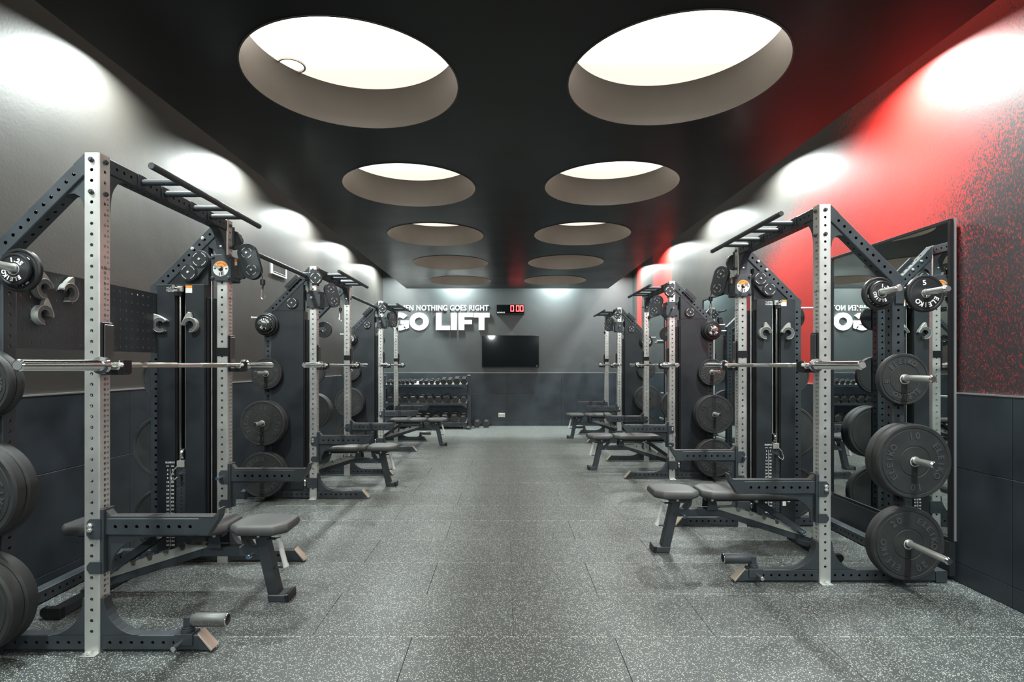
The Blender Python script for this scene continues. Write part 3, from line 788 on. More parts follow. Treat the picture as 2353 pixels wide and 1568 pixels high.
        # adjuster bracket on the outer brace
        g = s.mb(); Rb = Matrix.Translation(Vector((.235, D+.0, 2.132+.035))) @ Matrix.Rotation(math.radians(45), 4, 'Y')
        q = MB().box(-.085, .085, .0005, .022, -.03, .03).box(-.06, .06, .022, .028, -.013, .013)
        g.v = [Rb @ v for v in q.v]; g.f = q.f
        s.part('brace_bracket', g, 'panelblk')
        s.part('drop_cable', s.mb().cyl((.104, b0+.045, .22), (.104, b0+.045, 2.1), .0028, 8), 'steel', bevel=0)
        s.part('cable_channel', s.mb().box(.118, .131, b0+.03, b1-.01, .10, 1.80), 'plastic')
        s.part('inner_side_flange', s.mb().box(.088, .118, b1-.04, b1-.034, .10, 1.80), 'plastic')
        # low pulley
        s.part('low_pulley_box', s.mb().box(-.008, .094, D-T-.006, D+.012, .115, .215), 'black')
        s.part('low_pulley_wheel', s.mb().lathe([(.004, -.012), (.040, -.012), (.043, -.010), (.036, 0), (.043, .010), (.040, .012), (.004, .012)], (.108, D-.02, .165), 28, 'x'), 'chrome', bevel=0, smooth=True)
        # sliding carriage
        cb0 = D-T-.035
        ca = s.part('cable_carriage', s.mb().box(-.040, -.002, cb0+.008, D+.018, 1.918, 2.081).box(T+.002, .089, cb0+.008, D+.018, 1.918, 2.081)
                    .box(-.042, .091, cb0, cb0+.009, 1.912, 2.087).box(-.042, .091, D+.016, D+.024, 1.912, 2.087), 'black')
        for a in (-.030, .079):
            for z in (1.930, 2.069): s.bolt(a, cb0, z, '-y', 'black', ca); s.bolt(a, D+.024, z, '+y', 'black', ca)
        s.knob(.026, D+.024, 2.01, '+y', ca)
        s.knob(.026, cb0-.002, 1.998, '-y', ca)
        if not s.fl:
            wx = s.P(.026, cb0-.001, 1.993)
            def sector(r0, r1, a0, a1, y, h=.0006, n=20):
                mb = MB()
                for k in range(n):
                    t0 = math.radians(a0+(a1-a0)*k/n); t1 = math.radians(a0+(a1-a0)*(k+1)/n)
                    mb.prism([(math.sin(t0)*r1, math.cos(t0)*r1), (math.sin(t1)*r1, math.cos(t1)*r1), (math.sin(t1)*r0, math.cos(t1)*r0), (math.sin(t0)*r0, math.cos(t0)*r0)], y-h, y, 'y')
                return mb.mesh()
            obj('warning_label', sector(.018, .052, 68, 292, 0), 'white', ca, wx)
            obj('warning_label', sector(.018, .052, -68, 68, 0), 'orange', ca, wx)
            wt = MB(); arc_text(wt, 'WARNING', .0135, .037, 0, .0003, 1.0, y=-.0008, ext=.0003, pitch=.0105)
            obj('warning_lettering', wt.mesh(), 'etch', ca, wx)
            obj('warning_pictogram', MB().box(-.012, -.004, -.0012, -.0006, -.048, -.026).box(.003, .012, -.0012, -.0006, -.046, -.022).box(-.047, -.030, -.0012, -.0006, -.004, .006).box(.030, .045, -.0012, -.0006, -.005, .005).mesh(), 'etch', ca, wx)
            side = s.P(-.0405, D-.035, 2.04)
            o = obj('warning_sticker', MB().box(-.0006, .0006, -.016, .016, .012, .034).mesh(), 'orange', ca, side)
            o = obj('warning_sticker', MB().box(-.0006, .0006, -.016, .016, -.026, .012).mesh(), 'white', ca, side)
            # printed scale left of the slot as seen from the room
            sl = s.P(.293, b0-.0006, 0); xl = sl.x-.066; 
            body = MB()
            def line(txt, x, z, size, bold=.0003, sx=1.2):
                vs, fs = text_data(txt, size, .0003, bold, sx); body.add([v+Vector((x, sl.y-.0002, z)) for v in vs], fs)
            line('ELEIKO', xl, .690, .0150, .0005, 1.3); line('KG', xl-.016, .666, .011); line('LBS', xl+.016, .666, .011)
            for k in range(20):
                z = .638-.0264*k
                line(str(3*(k+1)), xl-.016, z, .0165, .0005); line(str(7*(k+1)), xl+.016, z, .0165, .0005)
            body.box(xl-.001, xl+.001, sl.y-.0005, sl.y, .125, .648)
            body2 = body
            line('+1,5 KG', xl+.004, 1.862, .0150, .0004, 1.1); line('+3,5 LBS', xl+.004, 1.842, .0150, .0004, 1.1)
            body.box(xl-.026, xl+.034, sl.y-.0005, sl.y, 1.8515, 1.8525)
            obj('weight_scale', body.mesh(), 'white', cab)
            xr = sl.x+.060
            obj('sticker', MB().box(xr-.022, xr+.022, sl.y-.0006, sl.y, 1.828, 1.860).mesh(), 'white', cab)
            obj('sticker', MB().box(xr-.022, xr+.022, sl.y-.0006, sl.y, 1.860, 1.878).mesh(), 'orange', cab)
            obj('sticker', MB().box(xr-.010, xr+.018, sl.y-.0006, sl.y, .19, .29).mesh(), 'white', cab)
            obj('sticker', MB().box(xr+.030, xr+.052, sl.y-.0006, sl.y, .22, .243).mesh(), 'white', cab)
            obj('sticker', MB().box(xr+.030, xr+.052, sl.y-.0006, sl.y, .243, .257).mesh(), 'orange', cab)
        # pulley arm, swinging on a vertical hinge
        pv = (-.074, D-.042); th = math.radians(arm_deg)
        def arm(mb):
            R_ = Matrix.Translation(Vector((pv[0], pv[1], 0))) @ Matrix.Rotation(th, 4, 'Z') @ Matrix.Translation(Vector((-pv[0], -pv[1], 0)))
            mb.v = [R_ @ v for v in mb.v]; return mb
        s.part('hinge', s.mb().box(-.080, -.040, pv[1]-.010, pv[1]+.010, 2.015, 2.025).box(-.080, -.040, pv[1]-.010, pv[1]+.010, 1.938, 1.948).cyl((pv[0], pv[1], 1.928), (pv[0], pv[1], 2.035), .0075, 14), 'black', ca)
        c1, c2 = (-.125, 2.11), (-.158, 1.993); r = .064
        an = math.atan2(c2[1]-c1[1], c2[0]-c1[0])
        pts = [(c1[0]+r*math.cos(an+PI/2+PI*k/12), c1[1]+r*math.sin(an+PI/2+PI*k/12)) for k in range(13)]+[(c2[0]+r*math.cos(an-PI/2+PI*k/12), c2[1]+r*math.sin(an-PI/2+PI*k/12)) for k in range(13)]
        am = s.part('pulley_arm', arm(s.mb().prism(pts, pv[1]-.020, pv[1]-.014, 'y').prism(pts, pv[1]+.014, pv[1]+.020, 'y').prism([(-.080, 2.045), (-.068, 2.045), (-.068, 1.935), (-.10, 1.935), (-.13, 2.0), (-.11, 2.05)], pv[1]-.013, pv[1]+.013, 'y')), 'black')
        for c in (c1, c2):
            w = s.mb().lathe([(.004, -.010), (.052, -.010), (.055, -.008), (.048, 0), (.055, .008), (.052, .010), (.004, .010)], (c[0], pv[1], c[1]), 28, 'y')
            s.part('pulley_wheel', arm(w), 'plastic', am, bevel=0, smooth=True)
            q = s.mb()
            for f_ in (-1, 1):
                for k in range(4):
                    a0 = math.radians(25+90*k); n_ = 6
                    P_ = [((c[0]+math.cos(a0+math.radians(48)*i/n_)*R__, c[1]+math.sin(a0+math.radians(48)*i/n_)*R__)) for R__ in (.036, .032) for i in range(n_+1)]
                    for i in range(n_): q.prism([P_[i], P_[i+1], P_[n_+2+i], P_[n_+1+i]], pv[1]+f_*.0202-.0006, pv[1]+f_*.0202+.0006, 'y')
            s.part('cover_slot', arm(q), 'steel', am, bevel=0)
            s.part('hub_bolt', arm(s.mb().cyl((c[0], pv[1]-.026, c[1]), (c[0], pv[1]+.026, c[1]), .007, 10)), 'steel', am, bevel=0)
        ex = -.228
        s.part('pulley_cable', arm(s.mb().tube([(-.172, pv[1], 2.155), (-.192, pv[1], 2.11), (ex+.012, pv[1], 1.99), (ex, pv[1], 1.925)], .0035, 8)), 'plastic', am, bevel=0)
        s.part('cable_stopper', arm(s.mb().cyl((ex, pv[1], 1.93), (ex, pv[1], 1.893), .0165, 18).cyl((ex, pv[1], 1.893), (ex, pv[1], 1.872), .007, 10)), 'plastic', am, bevel=.002, smooth=True)
        ck_ = s.mb(); lp = [(ex+.004, 1.872), (ex-.006, 1.862), (ex-.013, 1.808), (ex-.004, 1.794), (ex+.006, 1.796), (ex+.012, 1.806), (ex+.009, 1.862), (ex+.004, 1.872)]
        ck_.tube([(p[0], pv[1], p[1]) for p in lp], .0032, 8)
        s.part('carabiner', arm(ck_), 'chrome', am, bevel=0)
        # landmine sleeve
        if landmine is not None:
            b = landmine; yb = b+.036
            lm = s.part('landmine_sleeve', s.mb().box(-.430, -.345, yb-.030, yb+.030, .0835, .0885).box(-.430, -.345, yb-.0325, yb-.0265, .035, .0885).box(-.430, -.345, yb+.0265, yb+.0325, .035, .0885), 'black')
            s.part('swivel', s.mb().cyl((-.392, yb, .0885), (-.392, yb, .106), .030, 22).cyl((-.392, yb, .106), (-.392, yb, .114), .024, 22).box(-.408, -.376, yb-.014, yb+.014, .114, .158), 'black', lm)
            s.part('sleeve_tube', s.mb().lathe([(.024, 0), (.024, -.165), (.029, -.165), (.0315, -.160), (.0315, -.02), (.024, 0)][:-1], (-.412, yb, .143), 28, 'x'), 'greymid' if s.sx < 0 else 'black', lm, bevel=0, smooth=True)
            s.part('sleeve_rim', s.mb().lathe([(.0245, -.1655), (.0245, -.168), (.0300, -.168), (.0312, -.1655)], (-.412, yb, .143), 28, 'x'), 'chrome', lm, bevel=0, smooth=True)
            s.knob(-.375, yb-.0325, .050, '-y' if not s.fl else '+y', lm)
            if s.sx < 0 and not s.fl:
                obj('sleeve_lettering', text_mesh('ELEIKO', .030, .0006, .0010, 1.35), 'etch', lm, s.P(-.495, yb-.0322, .141))
        if peg:   # pegboard between the rear uprights
            pb = MB(); n1, n2 = 21, 7; px, pz = (D-2*T)/n1, .390/n2
            for i in range(n1):
                for j in range(n2):
                    pb.cell((0, i*px, j*pz), (0, 1, 0), (0, 0, 1), px, pz, px/2, pz/2, .0065, .004, 8)
            pb.add([(-.004, 0, 0), (-.004, n1*px, 0), (-.004, n1*px, n2*pz), (-.004, 0, n2*pz)], [])
            pb.box(-.02, .0, 0, n1*px, n2*pz, n2*pz+.003).box(-.02, 0, 0, n1*px, -.003, 0)
            o = obj('pegboard', pb.mesh(), 'black', t, s.P(.4495, T, 1.43))
Rack.cache = {}

XLr, XRr = -1.888, 1.931
L1 = Rack(-1, XLr, 2.52, True, 'nearest left rack', 'nearest power rack on the left wall, with pegboard and steel front uprights', peg=True, arm_deg=0, landmine=0)
L2 = Rack(-1, XLr, 5.42, False, 'middle left rack', 'middle power rack on the left side, black cabinet panel facing the camera', arm_deg=35)
L3 = Rack(-1, XLr, 8.36, False, 'farthest left rack', 'farthest power rack on the left side, beside the dumbbell rack', arm_deg=40, landmine=0)
R1 = Rack(1, XRr, 3.33, True, 'nearest right rack', 'nearest power rack on the right side, in front of the large mirror', arm_deg=-50, landmine=0)
R2 = Rack(1, XRr, 6.38, False, 'middle right rack', 'middle power rack on the right side, black cabinet panel facing the camera', arm_deg=30)
R3 = Rack(1, XRr, 9.33, False, 'farthest right rack', 'farthest power rack on the right side, nearest to the back wall', arm_deg=40, landmine=0)

# height numbers etched on the side of the steel uprights
num = MB()
for n_ in range(12, 87):
    if 70.5 < n_ < 72.5: continue
    z = .025*n_
    vs, fs = text_data(str(n_), .0135, .0002, .0, 1.0)
    num.add([v+Vector((.054, 0, z+.004)) for v in vs], fs)
vs, fs = text_data('ELEIKO', .016, .0002, .0004, 1.1); num.add([v+Vector((.040, 0, 1.80)) for v in vs], fs)
nm_l = mesh_of([Vector((-v.y, v.x, v.z)) for v in num.v], num.f)      # facing +x
nm_r = mesh_of([Vector((v.y, -v.x, v.z)) for v in num.v], num.f)      # facing -x
for r in (L1, L2, L3, R1, R2, R3):
    for b in (0, D-T):
        if r.sx < 0: obj('height_scale', nm_l, 'etch', r.t, (.0004, b, 0))
        else: obj('height_scale', nm_r, 'etch', r.t, (-.0004, b+T, 0))

# connecting bars between the left racks
for (ya, yb, lab) in ((2.52+D+.001, 5.42-.001, 'long black tube joining the nearest and middle left racks'), (5.42+D+.001, 8.36-.001, 'long black tube joining the middle and farthest left racks')):
    t = thing('connecting_bar', lab, 'bar', (XLr-.10, ya, 2.232))
    obj('tube', MB().cyl((0, 0, 0), (0, yb-ya, 0), .019, 20).mesh(.001, True), 'black', t)
    for q in (0, yb-ya-.006): obj('end_flange', MB().box(-.036, .036, q, q+.006, -.036, .036).mesh(bevel=.002), 'black', t)

# ---------------------------------------------------------------- things hung on each rack
def add_plate_stack(r, near, z, kinds, rots, pname, a=.486):
    """near: at the camera side of the rack in WORLD terms"""
    x = r.X0+r.sx*a
    y = r.Y0-.012 if near else r.Y0+D+.012
    f = -1 if near else 1
    n = len(kinds)
    for i, k in enumerate(kinds):
        R, t, bump = PL[k]
        yy = y+f*t/2
        num = k.rstrip('s')
        pos = '' if n == 1 else (('inner', 'outer') if n == 2 else ('innermost', 'middle', 'outermost'))[i]+' '
        word = 'bumper plate' if bump else 'small plate'
        lab = f'{pos}{num} {word}, {pname} peg, {"near" if near else "far"} side, {r.nm}'
        drop = -.0245+.0185 if True else 0
        plate(k, x, yy, z+drop, f, rots[i % len(rots)], lab, f'{word}s on the racks')
        y += f*(t+.003)
TOPD = 1.786
TOP, SEC, THI, BOT = 1.755, 1.265, .78, .275
data = [
 (L1, True, [(TOPD, ['5s', '2.5'], [200, 200], 'wall-side top', .625), (TOPD, ['2.5', '1.25'], [200, 200], 'aisle-side top', .345), (SEC, ['5', '5'], [20, 60], 'second', .486), (THI, ['15', '15'], [30, 80], 'third', .486), (BOT, ['20', '20'], [10, 120], 'bottom', .486)]),
 (L1, False, [(SEC, ['5'], [20], 'second', .486), (THI, ['15'], [30], 'third', .486), (BOT, ['20'], [10], 'bottom', .486)]),
 (L2, True, [(TOP, ['5s', '2.5', '1.25'], [20, 60, 10], 'rear top', .486), (SEC, ['5'], [-20], 'second', .486), (THI, ['10', '10'], [0, -85], 'third', .486), (BOT, ['15', '10'], [0, -35], 'bottom', .486)]),
 (L2, False, [(TOPD, ['2.5'], [100], 'aisle-side top', .345), (SEC, ['5'], [20], 'second', .486), (THI, ['15', '15'], [0, 60], 'third', .486), (BOT, ['20'], [0], 'bottom', .486)]),
 (L3, True, [(TOP, ['2.5', '1.25'], [20, 70], 'rear top', .486), (SEC, ['5'], [30], 'second', .486), (THI, ['10', '10'], [0, -25], 'third', .486), (BOT, ['15'], [0], 'bottom', .486)]),
 (L3, False, [(TOPD, ['2.5'], [100], 'aisle-side top', .345)]),
 (R1, True, [(TOPD, ['5s'], [171], 'wall-side top', .625), (TOPD, ['2.5', '1.25'], [200, 212], 'aisle-side top', .345), (SEC, ['5'], [-8], 'second', .486), (THI, ['10', '10'], [0, -92], 'third', .486), (BOT, ['20'], [-300], 'bottom', .486)]),
 (R1, False, [(TOP, ['5s'], [100], 'rear top', .486), (SEC, ['5'], [20], 'second', .486), (THI, ['10', '10'], [30, 0], 'third', .486), (BOT, ['15'], [0], 'bottom', .486)]),
 (R2, True, [(TOP, ['5s', '2.5', '1.25'], [20, 60, 178], 'rear top', .486), (SEC, ['5'], [-85], 'second', .486), (THI, ['10', '10'], [0, 32], 'third', .486), (BOT, ['15', '10'], [0, 40], 'bottom', .486)]),
 (R2, False, [(TOPD, ['2.5'], [100], 'aisle-side top', .345), (SEC, ['5'], [20], 'second', .486), (THI, ['15'], [30], 'third', .486)]),
 (R3, True, [(TOP, ['5s', '2.5'], [20, 60], 'rear top', .486), (SEC, ['5'], [20], 'second', .486), (THI, ['10', '10'], [0, 25], 'third', .486), (BOT, ['15'], [0], 'bottom', .486)]),
]
for r, near, lst in data:
    for z, kinds, rots, pn_, a in lst: add_plate_stack(r, near, z, kinds, rots, pn_, a)

ORD = {L1: 'nearest left rack', L2: 'middle left rack', L3: 'farthest left rack', R1: 'nearest right rack', R2: 'middle right rack', R3: 'farthest right rack'}
# safety arms
def safety_arm(r, b, which):
    t = thing('spotter_arm', f'black spotter arm with punched holes on the {which} upright of the {ORD[r]}', 'safety arm', (r.X0, r.Y0+b, 0), 'spotter arms on the racks')
    s = r.sx; f = MB(lambda v: Vector((s*v.x, v.y, v.z)), s < 0)
    nf = lambda: MB(lambda v: Vector((s*v.x, v.y, v.z)), s < 0)
    y0, y1 = .012, .060
    m = nf(); tmp = MB().perf(.080, .048, .435, [], rng(.045, .43, .05), .0085)
    R_ = Matrix(((0, 0, -1, -.020), (0, 1, 0, y0), (1, 0, 0, .548), (0, 0, 0, 1)))
    m.v = [R_ @ v for v in tmp.v]; m.f = tmp.f
    m.prism([(-.455, .628), (-.455, .548), (-.490, .548), (-.541, .628)], y0+.0005, y1-.0005, 'y')
    obj('arm_tube', m.mesh(), 'black', t)
    obj('tip_plate', nf().prism([(-.4905, .5475), (-.497, .5475), (-.549, .628), (-.556, .672), (-.546, .672), (-.5415, .630)], y0-.003, y1+.003, 'y').mesh(.001), 'black', t)
    obj('rubber_top', nf().prism([(-.010, .629), (-.540, .629), (-.545, .660), (-.522, .637), (-.045, .637), (-.024, .662), (-.010, .664)], y0+.002, y1-.002, 'y').mesh(.001), 'liner', t)
    # side web gusset
    pts = [(-.020, .547), (-.335, .547), (-.27, .540)]+[(-.036-.20*(1-math.sin(PI/2*k/8)), .538-.14*(1-math.cos(PI/2*k/8))) for k in range(9)]+[(-.036, .375), (-.020, .375)]
    obj('arm_gusset', nf().prism(pts, y0+.014, y1-.014, 'y').mesh(.001), 'black', t)
    obj('mount_plate', nf().box(-.020, -.003, -.001, T+.001, .372, .672).mesh(.0015), 'black', t)
    for z0, z1, c in ((.535, .630, .018), (.373, .430, .020)):
        for yy in (-.0075, T+.0015):
            obj('wrap_bracket', nf().prism([(-.010, z0), (-.010, z1), (.040, z1), (.055, z1-c), (.055, z0+c), (.040, z0)], yy, yy+.006, 'y').mesh(.001), 'black', t)
    for z in (.600, .580) if which == 'near' else (.585,):
        if which == 'near': obj('bolt', m_bolt, 'steel', t, (s*.036, -.0075, z))
        else:
            obj('knob', m_knob, 'chrome', t, (s*.036, -.0075, z)); obj('knob_disc', m_knobface, 'blue', t, (s*.036, -.0075, z))
    return t
def j_cup(r, b, which, wrap_near):
    t = thing('j_cup', f'J-cup holding the barbell on the {which} upright of the {ORD[r]}', 'barbell holder', (r.X0, r.Y0+b, 0), 'J-cups on the racks')
    s = r.sx; nf = lambda: MB(lambda v: Vector((s*v.x, v.y, v.z)), s < 0)
    obj('back_plate', nf().box(-.014, -.003, .000, T, 1.300, 1.545).mesh(.002), 'plastic', t)
    obj('rubber_facing', nf().box(-.021, -.0145, .006, T-.006, 1.36, 1.535).mesh(.003), 'liner', t)
    obj('hook', nf().prism([(-.014, 1.298), (-.098, 1.298), (-.108, 1.308), (-.108, 1.368), (-.090, 1.368), (-.090, 1.330), (-.084, 1.3225), (-.014, 1.3225)], .008, T-.008, 'y').mesh(.0015), 'plastic', t)
    obj('hook_liner', nf().prism([(-.0215, 1.3230), (-.083, 1.3230), (-.089, 1.331), (-.089, 1.366), (-.083, 1.366), (-.083, 1.334), (-.078, 1.3285), (-.0215, 1.3285)], .010, T-.010, 'y').mesh(), 'grey', t)
    yy = -.005 if wrap_near else T+.001
    obj('wrap_bracket', nf().box(-.010, .070, yy, yy+.004, 1.405, 1.462).mesh(.001), 'plastic', t)
    o = obj('bolt', m_bolt, 'steel', t, (s*-.099, .008, 1.345))
bar_cache = {}
def barbell(r):
    t = thing('barbell', f'chrome barbell racked on the J-cups of the {ORD[r]}', 'barbell', (r.X0-r.sx*.055, r.Y0+.616, 1.343), 'barbells on the racks')
    g = .6575
    if not bar_cache:
        bar_cache['shaft'] = MB().cyl((0, -g, 0), (0, g, 0), .014, 20).mesh(0, True)
        k = MB()
        for a, b in ((-.60, -.42), (-.38, -.12), (.12, .38), (.42, .60)): k.cyl((0, a, 0), (0, b, 0), .0146, 20, caps=True)
        bar_cache['knurl'] = k.mesh(0, True)
        bar_cache['sleeve'] = MB().lathe([(.0005, -1.100), (.019, -1.100), (.0245, -1.095), (.0247, -.690), (.0252, -.688), (.0395, -.686), (.0395, -.668), (.030, -.660), (.022, -.655), (.0005, -.655)], n=32).mesh(0, True)
        bar_cache['disc'] = MB().cyl((0, -1.1005, 0), (0, -1.1015, 0), .017, 24).mesh()
    obj('shaft', bar_cache['shaft'], 'chrome', t); obj('knurling', bar_cache['knurl'], 'shaft', t)
    for rz in (0, PI):
        sl = obj('sleeve', bar_cache['sleeve'], 'chrome', t, rot=(0, 0, rz)); obj('end_disc', bar_cache['disc'], 'framealu', sl)
for r in (L1, L2, L3, R1, R2, R3):
    safety_arm(r, 0, 'near'); safety_arm(r, D-T, 'far')
    j_cup(r, 0, 'near', False); j_cup(r, D-T, 'far', True)
    barbell(r)

# benches ----------------------------------------------------------
def octo(x0, x1, y0, y1, c):
    return [(x0+c, y0), (x1-c, y0), (x1, y0+c), (x1, y1-c), (x1-c, y1), (x0+c, y1), (x0, y1-c), (x0, y0+c)]
def pad(mb, x0, x1, y0, y1, z0, z1, c):
    """upholstered pad: stacked octagons with a rolled edge"""
    lay = [(z0, .022), (z0+.006, .008), (z0+.022, 0), (z1-.020, .001), (z1-.006, .008), (z1-.001, .022), (z1, .034), (z1, .06)]
    n = 8; vs = []
    for z, ins in lay: vs += [(p[0], p[1], z) for p in octo(x0+ins, x1-ins, y0+ins, y1-ins, c)]
    fs = [tuple(range(n-1, -1, -1)), tuple(range((len(lay)-1)*n, len(lay)*n))]
    for k in range(len(lay)-1):
        fs += [(k*n+i, k*n+(i+1) % n, (k+1)*n+(i+1) % n, (k+1)*n+i) for i in range(n)]
    mb.add(vs, fs)
_bench = {}
def bench(x_tip, yc, s, label):
    """x_tip: aisle end of the seat; s=+1 the bench runs towards +x"""
    t = thing('weight_bench', label, 'bench', (x_tip, yc, 0), 'adjustable benches inside the racks')
    nf = lambda: MB(lambda v: Vector((s*v.x, v.y, v.z)), s < 0)
    def P(name, fn, mat, bevel=.0015, smooth=False, seg=1, parent=None):
        k = (name, s)
        if k not in _bench:
            mb = nf(); fn(mb); _bench[k] = mb.mesh(bevel, smooth, seg)
        return obj(name.split('|')[0], _bench[k], mat, parent or t)
    P('seat_pad', lambda m: pad(m, 0, .325, -.145, .145, .398, .458, .055), 'vinyl', .004, True, 2)
    P('back_pad', lambda m: pad(m, .338, 1.27, -.145, .145, .398, .458, .055), 'vinyl', .004, True, 2)
    P('seat_frame', lambda m: m.prism([(.10, .397), (.28, .397), (.235, .355), (.135, .355)], -.045, -.039, 'y').prism([(.10, .397), (.28, .397), (.235, .355), (.135, .355)], .039, .045, 'y').prism([(.265, .397), (.300, .397), (.290, .330), (.255, .300), (.235, .300), (.262, .345)], -.03, .03, 'y').box(.05, .29, -.06, .06, .391, .398), 'black')
    P('back_frame', lambda m: m.box(.40, 1.22, -.03, .03, .362, .397).box(.37, .60, -.09, .09, .391, .398), 'black')
    for y in (-.055, .049): P(f'hinge_bracket|{y}', lambda m, y=y: m.prism([(.405, .395), (.455, .395), (.475, .305), (.395, .305)], y, y+.006, 'y'), 'black')
    P('front_leg', lambda m: m.prism([(.150, .362), (.212, .362), (.130, .002), (.068, .002)], -.036, .036, 'y'), 'black', .003)
    P('front_foot', lambda m: m.prism([(.024, .002), (.125, .002), (.133, .036), (.124, .040), (.030, .040), (.012, .020)], -.055, .055, 'y'), 'black', .003)
    P('foot_cap', lambda m: m.prism([(.010, .000), (.030, .000), (.036, .046), (.012, .046)], -.06, .06, 'y'), 'plastic', .003)
    P('main_beam', lambda m: m.box(.185, .52, -.030, .030, .252, .306), 'black', .003)
    P('ladder_beam', lambda m: m.prism([(.50, .306), (.52, .252), (1.175, .040), (1.185, .095)], -.030, .030, 'y'), 'black', .003)
    teeth = []
    def rack_teeth(m):
        # notched steel rail along the upper side of the ladder beam
        x0, z0, x1, z1 = .470, .312, 1.150, .100
        dx, dz = x1-x0, z1-z0; L_ = math.hypot(dx, dz); ux, uz = dx/L_, dz/L_; nx, nz = -uz, ux
        top = []
        def pt(u, h): return (x0+ux*u+nx*h, z0+uz*u+nz*h)
        top.append(pt(0, .004)); u = .13
        top.append(pt(.12, .046))
        for k in range(5):
            top += [pt(u, .046), pt(u+.012, .022), pt(u+.034, .022), pt(u+.040, .050), pt(u+.048, .046)]; u += .098
        top += [pt(L_-.03, .042), pt(L_, .03)]
        poly = top+[pt(L_, -.002), pt(0, -.002)]
        for y in (-.034, .028): m.prism(poly, y, y+.006, 'y')
    P('ladder_rail', rack_teeth, 'grey', 0)
    for y in (-.050, .042): P(f'support_strut|{y}', lambda m, y=y: m.prism([(.735, .385), (.757, .345), (1.088, .115), (1.108, .125), (1.105, .152), (.765, .388)], y, y+.008, 'y'), 'black')
    P('strut_pin', lambda m: m.cyl((.750, -.054, .368), (.750, .054, .368), .010, 14).cyl((1.092, -.054, .135), (1.092, .054, .135), .010, 14).cyl((.43, -.060, .378), (.43, .060, .378), .009, 14).cyl((.185, -.052, .375), (.185, .052, .375), .009, 14), 'steel', 0, True)
    P('rear_foot', lambda m: m.box(1.135, 1.195, -.25, .25, .006, .055).prism([(1.03, .094), (1.05, .060), (1.20, .006), (1.21, .06)], -.034, .034, 'y'), 'black', .003)
    for y in (-.262, .235):
        P(f'wheel|{y}', lambda m, y=y: m.cyl((1.215, y, .034), (1.215, y+.027, .034), .030, 24), 'plastic', .003, True)
        P(f'foot_pad|{y}', lambda m, y=y: m.box(1.130, 1.20, y-.004, y+.031, 0, .062), 'plastic', .003)
    P('handle', lambda m: m.cyl((.048, -.002, .190), (.088, -.002, .342), .0140, 18).cyl((.045, -.002, .182), (.050, -.002, .196), .0165, 18).cyl((.087, -.002, .336), (.091, -.002, .350), .0165, 18), 'white', .001, True)
    P('handle_bracket', lambda m: m.prism([(.090, .348), (.150, .348), (.148, .340), (.088, .340)], -.012, .012, 'y').prism([(.046, .190), (.108, .182), (.106, .174), (.043, .182)], -.012, .012, 'y'), 'black', .001)
    k = obj('knob', m_knob, 'chrome', t, (s*.225, -.030, .268)); obj('knob_disc', m_knobface, 'blue', k)
    k = obj('knob', m_knob, 'chrome', t, (s*1.055, -.050, .160)); obj('knob_disc', m_knobface, 'blue', k)
    tx = text_data('ELEIKO', .045, .0004, .001, 1.3)
    key = ('pt', s)
    if key not in _bench:
        if s > 0: _bench[key] = mesh_of([Vector((.42-v.z, v.x*-1 if False else -v.x, .4588-v.y*.5)) for v in tx[0]], tx[1])
        else: _bench[key] = mesh_of([Vector((-.42+v.z, v.x, .4588-v.y*.5)) for v in tx[0]], tx[1])
    obj('lettering', _bench[key], 'etch', t)
bench(-1.215, 3.12, -1, 'adjustable weight bench in the nearest left rack, silver handle on front leg')
bench(1.050, 3.93, 1, 'adjustable weight bench in the nearest right rack, white handle on front leg')
bench(-1.195, 6.05, -1, 'adjustable weight bench in the middle left rack')
bench(-.965, 9.05, -1, 'adjustable weight bench in the farthest left rack, before the dumbbells')
bench(1.05, 6.98, 1, 'adjustable weight bench in the middle right rack')
bench(1.12, 9.95, 1, 'adjustable weight bench in the farthest right rack, near the back wall')

# barbell collars (C-shaped) -----------------------------------------
def c_ring(mb, ro, ri, a0, a1, y0, y1, n=28):
    P_ = []
    for k in range(n+1):
        a = math.radians(a0+(a1-a0)*k/n)
        P_.append(((math.sin(a)*ro, math.cos(a)*ro), (math.sin(a)*ri, math.cos(a)*ri)))
    vs = []
    for o_, i_ in P_:
        vs += [(o_[0], y0, o_[1]), (i_[0], y0, i_[1]), (i_[0], y1, i_[1]), (o_[0], y1, o_[1])]
    fs = [(0, 1, 2, 3), tuple(4*n+i for i in (3, 2, 1, 0))]
    for k in range(n):
        a, b = 4*k, 4*k+4
        for i in range(4):
            j = (i+1) % 4; fs.append((a+j, a+i, b+i, b+j))
    return mb.add(vs, fs)
cm = {}
for h in (1, -1):
    f_ = lambda h=h: MB(lambda v: Vector((h*v.x, v.y, v.z)), h < 0)
    cm[h] = (c_ring(f_(), .0505, .0465, -186, 90, -.036, 0).mesh(.001, True), c_ring(f_(), .0465, .026, -188, 92, -.033, -.003).mesh(.001, True),
             f_().prism([(-.018, .046), (-.010, .084), (.003, .088), (.030, .055), (.056, .008), (.0505, .0), (.042, .024), (.020, .046)], -.034, -.008, 'y').mesh(.003))
def collar(x, y, z, rot, h, tilt, label):
    t = thing('barbell_collar', label, 'collar', (x, y, z), 'grey barbell collars stored on the racks')
    t.rotation_euler = (Matrix.Rotation(rot, 3, 'Z') @ Matrix.Rotation(math.radians(tilt), 3, 'Y')).to_euler()
    obj('outer_shell', cm[h][0], 'grey', t); obj('inner_pad', cm[h][1], 'greydk', t); obj('lever', cm[h][2], 'grey', t)
yc1 = 2.52+1.113-.001
collar(XLr-.409, yc1, 1.611, 0, 1, -32, 'grey barbell collar on the left cabinet panel of the nearest left rack')
collar(XLr-.212, yc1, 1.611, 0, -1, -4, 'grey barbell collar on the right cabinet panel of the nearest left rack')
yc2 = 3.33+1.113-.001
